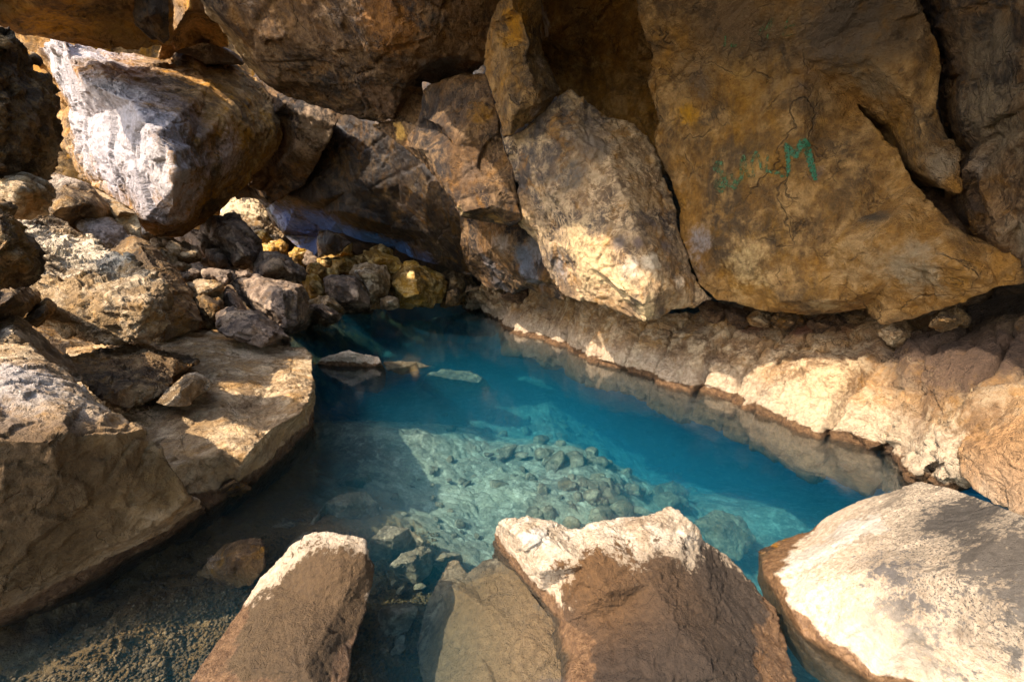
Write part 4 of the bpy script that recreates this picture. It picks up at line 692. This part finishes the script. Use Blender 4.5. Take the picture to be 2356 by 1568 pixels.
# ------------------------------------------------------------------ pool bed
def bed_z(x, y):
    """height of the pool bed at a place in metres"""
    deep = -.70 - .85 * np.clip((x - .75) / 1.6, 0, 1) - .95 * np.clip((y - 4.9) / 2.6, 0, 1) + .25 * np.clip(-x - .3, 0, 1)
    near = np.clip((y - 1.2 + .55 * np.clip(x + .1, -2, .6)) / 1.9, 0, 1)
    left = np.clip((x + 1.8) / 1.3 + .5 * (y - 2), 0, 1)
    k = near ** .9
    z = -.38 * (1 - k) + deep * k
    z = z * (.45 + .55 * left)
    return z
def bed_h(P):
    z = bed_z(P[:, 0], P[:, 1])
    f, e = facet(P * 2.2, 3, .8, .5); f2, e2 = facet(P * 9 + perlin(P * 5)[:, None] * .6, 7, .7, .9)
    return z + .10 * fbm(P * .9, 4, 2) + .05 * f + .020 * f2 + .006 * fbm(P * 25, 3, 8) - .012 * np.exp(-(e2 / .12) ** 2)
def bed():
    xs = np.concatenate((np.arange(-4.5, -2.2, .06), np.arange(-2.2, 2.6, .018), np.arange(2.6, 7, .08)))
    ys = np.concatenate((np.arange(.3, 1.2, .018), np.arange(1.2, 4.6, .018), np.arange(4.6, 8, .05), np.arange(8, 15, .2)))
    X, Y = np.meshgrid(xs, ys); P = np.column_stack((X.ravel(), Y.ravel(), np.zeros(X.size)))
    z = bed_h(P)
    P[:, 2] = z
    i = np.arange(P.shape[0]).reshape(X.shape)
    a, b, c, d = i[:-1, :-1].ravel(), i[:-1, 1:].ravel(), i[1:, :-1].ravel(), i[1:, 1:].ravel()
    tint = np.zeros((len(P), 4))
    tint[:, :3] = (.145, .092, .047); tint[:, 3] = 1.1 * np.clip((2.9 - P[:, 1] - .9 * P[:, 0] + .3 * fbm(P * 1.5, 3, 4)) / .9, 0, 1)
    o = mesh_obj('pool_bed', P, np.concatenate((np.stack((a, b, c), 1), np.stack((b, d, c), 1))), MAT['bed'], tint)
    tag(o, None, None, kind='structure')
    return o
bed()

# ------------------------------------------------------------------ stones under water
def bedpt(x, y):
    """place on the bed along a bearing"""
    lo, hi = .8, 14
    for _ in range(40):
        m = (lo + hi) / 2; p = T(x, y, m)
        if p[2] < bed_z(p[0], p[1]) or p[1] > 14: hi = m
        else: lo = m
    return T(x, y, lo)
def pebble(seed, fac=1.0, sub=3, flat=.6):
    rs = np.random.RandomState(seed)
    import bmesh
    bm = bmesh.new(); bmesh.ops.create_icosphere(bm, subdivisions=sub, radius=1)
    V = np.array([v.co for v in bm.verts]); Tr = np.array([[v.index for v in f.verts] for f in bm.faces]); bm.free()
    # cut by random planes: angular broken stone
    for k in range(11):
        n = rs.normal(size=3); n /= np.linalg.norm(n); h = rs.uniform(.52, .82)
        d = V @ n; m = d > h; V[m] -= np.outer(d[m] - h, n)
    V *= (1, rs.uniform(.6, .9), flat * rs.uniform(.8, 1.2))
    V += (fbm(V * 2.5 + seed, 4, seed) * .07)[:, None] * V
    return V, Tr
protos = []
def sub_slab(label, outline, inner=(), mat='sub', name='submerged_rock', s=.3, **k):
    return rock(name, label, 'submerged rock', 'U', outline, inner, mat=mat, s=s, amp=k.pop('amp', (.05, .07, .03, .008)), thick=k.pop('thick', .4), **k)
sub_slab('dim golden slab just under the surface right of the small pool rock', [(880, 832, 'z-.06'), (960, 832, 'z-.08'), (992, 842, 'z-.1'), (960, 850, 'z-.2'), (925, 862, 'z-.35'), (890, 850, 'z-.15')], [(940, 842, 'z-.09')], s=.4)
sub_slab('large greenish boulder deep under water right of the small pool rock', [(985, 860, 'z-.5'), (1030, 850, 'z-.5'), (1080, 853, 'z-.5'), (1110, 868, 'z-.55'), (1130, 890, 'z-.8'), (1120, 908, 'z-1.1'), (1060, 920, 'z-1.4'), (1000, 912, 'z-1.4'), (965, 890, 'z-1.1')], [(1100, 880, 'z-.6'), (1040, 872, 'z-.55'), (1090, 905, 'z-1.0')], s=.6, thick=.8)
sub_slab('flat submerged shelf at the back of the pool', [(1010, 730, 'z-.5'), (1120, 712, 'z-.4'), (1180, 745, 'z-.4'), (1130, 775, 'z-.6'), (1000, 768, 'z-.9'), (930, 745, 'z-.8')], [(1070, 745, 'z-.45')], s=.8, thick=.8)
sub_slab('brown domed rock lying half drowned behind the tilted foreground slab', [(470, 1300, 'z-.08'), (510, 1255, 'z-.03'), (560, 1238, 'z.015'), (600, 1236, 'z.015'), (612, 1265, 'z.0'), (605, 1310, 'z-.05'), (580, 1345, 'z-.12'), (545, 1350, 'z-.2'), (500, 1350, 'z-.22'), (440, 1340, 'z-.2')], [(545, 1290, 'z.0'), (520, 1325, 'z-.1')], 'wet', s=.2, thick=.15)
sub_slab('wide tan submerged rock nearest the flat ledge in the shallows', [(715, 1205, 'z-.30'), (750, 1155, 'z-.26'), (800, 1130, 'z-.26'), (845, 1130, 'z-.3'), (870, 1160, 'z-.38'), (872, 1195, 'z-.5'), (830, 1205, 'z-.5'), (760, 1215, 'z-.5')], [(800, 1160, 'z-.26')], s=.3, thick=.3)
sub_slab('broad flat submerged rock above the dark shadow gap', [(850, 1240, 'z-.3'), (885, 1208, 'z-.28'), (940, 1215, 'z-.3'), (975, 1245, 'z-.34'), (960, 1270, 'z-.5'), (900, 1290, 'z-.5'), (850, 1300, 'z-.5')], [(905, 1235, 'z-.27')], s=.25, thick=.25)
sub_slab('squarish submerged rock at the end of the dark shadow gap', [(895, 1300, 'z-.35'), (930, 1270, 'z-.32'), (975, 1255, 'z-.32'), (995, 1265, 'z-.35'), (995, 1310, 'z-.45'), (960, 1345, 'z-.5'), (915, 1330, 'z-.5')], [(950, 1290, 'z-.3')], s=.22, thick=.25)
sub_slab('submerged rock in shadow close to the tilted foreground slab', [(870, 1400, 'z-.3'), (930, 1385, 'z-.28'), (960, 1400, 'z-.3'), (940, 1450, 'z-.4'), (880, 1470, 'z-.4')], [(915, 1415, 'z-.26')], s=.2, thick=.2)
sub_slab('submerged rock on the lit slope with its shadow to the right', [(880, 1120, 'z-.62'), (920, 1108, 'z-.6'), (955, 1118, 'z-.62'), (965, 1135, 'z-.7'), (930, 1145, 'z-.75'), (880, 1140, 'z-.75')], [(920, 1122, 'z-.6')], s=.25, thick=.25)
sub_slab('smooth light brown drowned rock beside the cream topped foreground rock', [(1010, 1330, 'z-.16'), (1030, 1290, 'z-.14'), (1055, 1290, 'z-.14'), (1075, 1320, 'z-.2'), (1110, 1290, 'z-.14'), (1160, 1280, 'z-.1'), (1250, 1400, 'z-.05'), (1310, 1480, 'z-.06'), (1330, 1660, 'z-.12'), (980, 1660, 'z-.3'), (960, 1480, 'z-.35'), (975, 1400, 'z-.3')],
         [(1120, 1400, 'z-.12'), (1200, 1480, 'z-.08'), (1080, 1500, 'z-.2'), (1200, 1580, 'z-.1')], 'sub', s=.3, thick=.3, amp=(.05, .04, .015, .005), stains=[(1120, 1400, 130, 'z-.1', (.13, .088, .05), 1.3), (1180, 1520, 150, 'z-.1', (.16, .108, .064), 1.3), (1050, 1500, 100, 'z-.2', (.12, .088, .054), 1.3)])
sub_slab('deep tan rock among the rubble left of centre of the lit bed', [(1000, 1030, 'z-1.25'), (1030, 1010, 'z-1.2'), (1055, 1040, 'z-1.25'), (1060, 1075, 'z-1.35'), (1010, 1080, 'z-1.4')], [(1030, 1040, 'z-1.15')], s=.3)
sub_slab('pale elongated rock at the shadow edge on the pool bed', [(915, 985, 'z-1.25'), (945, 977, 'z-1.2'), (985, 985, 'z-1.25'), (990, 998, 'z-1.35'), (950, 1005, 'z-1.4'), (920, 998, 'z-1.4')], [(950, 985, 'z-1.15')], s=.3)
sub_slab('faint flat rock under water right of the cream topped foreground rock', [(1600, 1200, 'z-.95'), (1650, 1170, 'z-.95'), (1710, 1190, 'z-1.0'), (1740, 1240, 'z-1.1'), (1700, 1290, 'z-1.2'), (1640, 1270, 'z-1.2')], [(1660, 1210, 'z-.9')], s=.4)
sub_slab('rusty pointed rock barely submerged left of the speckled slab', [(1742, 1268, 'z-.03'), (1800, 1242, 'z-.01'), (1850, 1225, 'z.0'), (1820, 1270, 'z-.01'), (1770, 1290, 'z-.04')], [(1800, 1260, 'z-.005')], 'wet', s=.15, thick=.12)
sub_slab('deep blue green boulder standing in the rubble on the right', [(1390, 1100, 'z-1.2'), (1430, 1080, 'z-1.15'), (1465, 1100, 'z-1.2'), (1470, 1150, 'z-1.4'), (1400, 1155, 'z-1.5')], [(1430, 1110, 'z-1.1')], s=.35, thick=.4)
sub_slab('deep rounded boulder farthest right in the rubble', [(1500, 1120, 'z-1.4'), (1550, 1105, 'z-1.35'), (1590, 1130, 'z-1.45'), (1570, 1180, 'z-1.6'), (1510, 1175, 'z-1.6')], [(1545, 1130, 'z-1.3')], s=.35, thick=.4)

sub_slab('dark flat rock under the shallow water beside the left foreground block', [(330, 1320, 'z-.24'), (380, 1275, 'z-.22'), (440, 1262, 'z-.22'), (470, 1290, 'z-.25'), (440, 1335, 'z-.32'), (360, 1350, 'z-.34')], [(410, 1295, 'z-.2')], 'wet', s=.2, thick=.2)
sub_slab('tan rock under water between the left block and the drowned domed rock', [(600, 1215, 'z-.32'), (650, 1190, 'z-.3'), (700, 1195, 'z-.32'), (712, 1225, 'z-.4'), (650, 1245, 'z-.42'), (605, 1240, 'z-.4')], [(655, 1208, 'z-.28')], s=.2, thick=.2)
sub_slab('pale broken rock at the near edge of the sunlit pool bed', [(770, 1110, 'z-.42'), (810, 1085, 'z-.4'), (850, 1092, 'z-.42'), (862, 1118, 'z-.5'), (810, 1130, 'z-.52')], [(815, 1100, 'z-.38')], s=.2, thick=.2)
sub_slab('long submerged slab in the brown shallows behind the tilted foreground slab', [(655, 1262, 'z-.22'), (700, 1225, 'z-.22'), (730, 1212, 'z-.24'), (720, 1240, 'z-.28'), (670, 1290, 'z-.3')], [(695, 1245, 'z-.2')], s=.2, thick=.15)
sub_slab('wedge of submerged rock between the square one and the drowned brown rock', [(985, 1290, 'z-.42'), (1020, 1268, 'z-.4'), (1060, 1275, 'z-.42'), (1065, 1295, 'z-.5'), (1010, 1310, 'z-.52')], [(1025, 1280, 'z-.38')], s=.2, thick=.2)
def scatter():
    rs = random.Random(11)
    meshes = []
    for k in range(7):
        V, Tr = pebble(k + 1)
        o = mesh_obj('rubble_stone', V, Tr, MAT['sub'], np.zeros((len(V), 4)))
        meshes.append(o)
    used = set(); n = 0
    def spot(x, y, r, label, group, rise=.25):
        nonlocal n
        p = bedpt(x, y); q = rs.randrange(7)
        o = meshes[q] if q not in used else meshes[q].copy()
        if q in used: COL.objects.link(o)
        used.add(q)
        o.location = (p[0], p[1], p[2] + r * rise); o.scale = (r, r, r * rs.uniform(.8, 1.2))
        o.rotation_euler = (rs.uniform(-.35, .35), rs.uniform(-.35, .35), rs.uniform(0, 6.28))
        tag(o, label, 'stone', group); n += 1
    # dense heap of rubble right of centre, looser towards the left and the back
    L1 = 'angular tan stone in the blue lit rubble heap on the pool bed'
    L2 = 'loose stone on the deeper blue part of the pool bed'
    L3 = 'small stone in the brown shallows between the foreground rocks'
    for k in range(125):
        x = rs.gauss(1345, 80); y = rs.gauss(1120, 55)
        spot(x, y, .022 + .12 * rs.random() ** 2.6, L1, 'stones of the rubble heap under water')
    for (x, y, r) in ((1425, 1165, .12), (1375, 1190, .10), (1480, 1190, .15), (1530, 1160, .17), (1330, 1070, .13), (1245, 1020, .16), (1390, 1045, .14), (1560, 1090, .16)):
        spot(x, y, r, 'big pale block standing out of the underwater rubble heap', 'big blocks of the rubble heap')
    for k in range(60):
        x = rs.uniform(1000, 1560); y = rs.uniform(955, 1080)
        spot(x, y, .03 + .14 * rs.random() ** 2, L2, 'scattered stones on the deeper pool bed')
    for k in range(40):
        x = rs.uniform(860, 1110); y = rs.uniform(1150, 1560)
        spot(x, y, rs.uniform(.015, .045), L3, 'small stones in the shallows')
    for k in range(26):
        x = rs.uniform(900, 1160); y = rs.uniform(1010, 1240)
        spot(x, y, rs.uniform(.02, .06), 'small stone on the pale silt slope of the pool bed', 'stones on the silt slope')
    for q in range(7):
        if q not in used: bpy.data.objects.remove(meshes[q])
scatter()

def gravel():
    """the dark gravel of the left foreground: thousands of pebbles in one mesh"""
    rs = np.random.RandomState(4)
    base = [pebble(40 + k, sub=1, flat=.6) for k in range(5)]
    n = 15000
    X = rs.uniform(-60, 1010, n); Y = rs.uniform(1225, 1640, n)
    keep = (Y > 1680 - .62 * X + rs.uniform(-80, 40, n)) | (rs.rand(n) < .25)
    X, Y = X[keep], Y[keep]; n = len(X)
    D = np.stack([T(x, y, 1.0) for x, y in zip(X, Y)]) - (0, 0, CAM_H)
    lo = np.full(n, .8); hi = np.full(n, 6.0)
    for _ in range(16):
        m = (lo + hi) / 2; P = D * m[:, None] + (0, 0, CAM_H); Q = P.copy(); Q[:, 2] = 0
        below = P[:, 2] < bed_h(Q); hi = np.where(below, m, hi); lo = np.where(below, lo, m)
    P = D * lo[:, None] + (0, 0, CAM_H)
    VV, TT, off = [], [], 0
    for k in range(n):
        V, Tr = base[rs.randint(5)]
        r = rs.uniform(.006, .013) * (1.7 if rs.rand() < .04 else 1)
        a = rs.uniform(0, 6.28); c, s = math.cos(a), math.sin(a)
        W = V * r; W = np.column_stack((W[:, 0] * c - W[:, 1] * s, W[:, 0] * s + W[:, 1] * c, W[:, 2]))
        VV.append(W + P[k] + (0, 0, rs.uniform(.0, .010))); TT.append(Tr + off); off += len(V)
    V = np.concatenate(VV)
    o = mesh_obj('gravel', V, np.concatenate(TT), MAT['dgravel'], np.zeros((len(V), 4)))
    tag(o, 'dark wet gravel covering the shallow bed at lower left', 'gravel', kind='stuff')
gravel()

# ------------------------------------------------------------------ water
def water():
    m = bpy.data.materials.new('clear blue spring water'); m.use_nodes = True
    nt = m.node_tree; nt.nodes.clear(); Lk = nt.links
    out = nt.nodes.new('ShaderNodeOutputMaterial')
    tr = nt.nodes.new('ShaderNodeBsdfTransparent'); gl = nt.nodes.new('ShaderNodeBsdfGlossy')
    gl.inputs['Roughness'].default_value = .06
    def mth(op, a, b=None):
        x = nt.nodes.new('ShaderNodeMath'); x.operation = op
        for s, v in ((0, a), (1, b)):
            if v is None: continue
            if isinstance(v, (int, float)): x.inputs[s].default_value = v
            else: Lk.new(v, x.inputs[s])
        return x.outputs[0]
    mx = nt.nodes.new('ShaderNodeMixShader')
    ns = nt.nodes.new('ShaderNodeTexNoise'); ns.inputs['Scale'].default_value = 14; ns.inputs['Detail'].default_value = 3
    geo = nt.nodes.new('ShaderNodeNewGeometry'); Lk.new(geo.outputs['Position'], ns.inputs['Vector'])
    bp = nt.nodes.new('ShaderNodeBump'); bp.inputs['Strength'].default_value = .06; bp.inputs['Distance'].default_value = .02
    Lk.new(ns.outputs['Fac'], bp.inputs['Height']); Lk.new(bp.outputs[0], gl.inputs['Normal'])
    dt = nt.nodes.new('ShaderNodeVectorMath'); dt.operation = 'DOT_PRODUCT'
    Lk.new(geo.outputs['Normal'], dt.inputs[0]); Lk.new(geo.outputs['Incoming'], dt.inputs[1])
    fr = mth('ADD', .03, mth('MULTIPLY', .98, mth('POWER', mth('SUBTRACT', 1.0, mth('ABSOLUTE', dt.outputs['Value'])), 4.2)))
    Lk.new(fr, mx.inputs[0]); Lk.new(tr.outputs[0], mx.inputs[1]); Lk.new(gl.outputs[0], mx.inputs[2])
    Lk.new(mx.outputs[0], out.inputs['Surface'])
    ab = nt.nodes.new('ShaderNodeVolumeAbsorption'); ab.inputs['Color'].default_value = (.02, .64, .78, 1); ab.inputs['Density'].default_value = .46
    sc = nt.nodes.new('ShaderNodeVolumeScatter'); sc.inputs['Color'].default_value = (.06, .60, .88, 1); sc.inputs['Density'].default_value = WSC
    ad = nt.nodes.new('ShaderNodeAddShader'); Lk.new(ab.outputs[0], ad.inputs[0]); Lk.new(sc.outputs[0], ad.inputs[1])
    if WSC > 0: Lk.new(ad.outputs[0], out.inputs['Volume'])
    else: Lk.new(ab.outputs[0], out.inputs['Volume'])
    x0, x1, y0, y1, zb = -4.6, 7.2, .2, 15.2, -5.0
    P = np.array([(x, y, z) for z in (zb, 0) for y in (y0, y1) for x in (x0, x1)])
    Q = [(0, 2, 3, 1), (4, 5, 7, 6), (0, 1, 5, 4), (2, 6, 7, 3), (0, 4, 6, 2), (1, 3, 7, 5)]
    Tr = np.array([t for q in Q for t in ((q[0], q[1], q[2]), (q[0], q[2], q[3]))])
    o = mesh_obj('water', P, Tr, m); o.data.polygons.foreach_set('use_smooth', np.zeros(12, dtype=bool))
    tag(o, None, None, kind='structure')
WSC = .075
water()

# ------------------------------------------------------------------ green paint on the wall
def paint(obj, name, label, strokes, width, col, cover):
    P, Tr = SURF[obj.name]
    from mathutils.bvhtree import BVHTree
    bv = BVHTree.FromPolygons([Vector(p) for p in P], [tuple(int(i) for i in t) for t in Tr])
    C = Vector((0, 0, CAM_H))
    vs_, fs = [], []
    for st in strokes:
        pts = []
        for (x0, y0, *w0), (x1, y1, *w1) in zip(st[:-1], st[1:]):
            n = max(2, int(math.hypot(x1 - x0, y1 - y0) / 2))
            wa = w0[0] if w0 else width; wb = w1[0] if w1 else width
            for k in range(n + (1 if (x1, y1) == st[-1][:2] else 0)):
                t = k / n; pts.append((x0 + (x1 - x0) * t, y0 + (y1 - y0) * t, wa + (wb - wa) * t))
        prev = None
        for i, (x, y, w) in enumerate(pts):
            a = pts[max(0, i - 1)]; b = pts[min(len(pts) - 1, i + 1)]
            dx, dy = b[0] - a[0], b[1] - a[1]; l = math.hypot(dx, dy) + 1e-6; nx, ny = -dy / l, dx / l
            row = []
            wj = w * (1 + .25 * math.sin(i * 1.7) * math.sin(i * .61))
            for q in (-.5, -.25, 0, .25, .5):
                X, Y = x + nx * wj * q, y + ny * wj * q
                d = (Vector(T(X, Y, 1.0)) - C).normalized()
                h = bv.ray_cast(C, d)
                if h[0] is None: row = None; break
                row.append(len(vs_)); vs_.append(h[0] - d * .012)
            if row and prev:
                for q in range(4): fs.append((prev[q], prev[q + 1], row[q + 1])); fs.append((prev[q], row[q + 1], row[q]))
            prev = row
    m = bpy.data.materials.new('faded green paint'); m.use_nodes = True
    nt = m.node_tree; B = nt.nodes['Principled BSDF']; B.inputs['Base Color'].default_value = (*col, 1); B.inputs['Roughness'].default_value = .8
    ns = nt.nodes.new('ShaderNodeTexNoise'); ns.inputs['Scale'].default_value = 38; ns.inputs['Detail'].default_value = 5; ns.inputs['Roughness'].default_value = .7
    geo = nt.nodes.new('ShaderNodeNewGeometry'); nt.links.new(geo.outputs['Position'], ns.inputs['Vector'])
    mr = nt.nodes.new('ShaderNodeMapRange'); mr.inputs['From Min'].default_value = 1 - cover - .08; mr.inputs['From Max'].default_value = 1 - cover + .08
    nt.links.new(ns.outputs['Fac'], mr.inputs['Value']); nt.links.new(mr.outputs[0], B.inputs['Alpha'])
    V = np.array([tuple(v) for v in vs_]); base = np.array(obj.location)
    o = mesh_obj(name, V - base, np.array(fs), m, parent=obj)
    if label: o['label'] = label
def c3(l): return [tuple([1558.3 + p[0] * .33853, p[1] * .33853] + [v * .33853 for v in p[2:]]) for p in l]
paint(A, 'painted_letters', 'bold green painted letter M', [c3([(752, 1200, 26), (755, 1100, 30), (740, 985, 34), (805, 1060, 40), (845, 965, 46), (880, 960, 50)]), c3([(868, 955, 56), (895, 1060, 50), (920, 1150, 46), (940, 1225, 24)])], 12, (.015, .085, .035), .56)
paint(A, 'painted_letters', 'faded green painted scrawled letters', [
    c3([(312, 1112, 34), (270, 1110, 36), (262, 1150, 36), (310, 1180, 40), (325, 1230, 42), (300, 1290, 44), (268, 1270, 36), (275, 1225, 30), (330, 1240, 30), (400, 1285, 24)]),
    c3([(365, 1180, 26), (400, 1255, 28), (440, 1200, 26), (432, 1100, 24), (455, 1060, 22), (462, 1140, 22), (480, 1190, 22), (520, 1200, 20), (505, 1100, 20), (535, 1030, 20), (560, 1080, 20), (570, 1150, 20), (600, 1150, 20), (615, 1050, 16)]),
    c3([(600, 1160, 22), (650, 1170, 26), (700, 1170, 26)]), c3([(712, 1185, 34), (722, 1205, 30)])], 8, (.04, .09, .03), .49)
paint(A, 'painted_letters', 'almost vanished green painted strokes high on the wall', [
    c3([(720, 250, 16), (735, 180, 16), (760, 115, 14), (820, 100, 10)]), c3([(735, 185, 12), (800, 170, 8)]), c3([(715, 255, 10), (780, 235, 8)]),
    c3([(600, 300, 14), (625, 200, 14), (655, 110, 12), (600, 200, 10), (570, 180, 10), (555, 240, 10)]), c3([(320, 320, 14), (330, 240, 12)]), c3([(360, 310, 22), (405, 312, 22)]), c3([(500, 290, 10), (520, 240, 8)])], 6, (.03, .10, .03), .46)
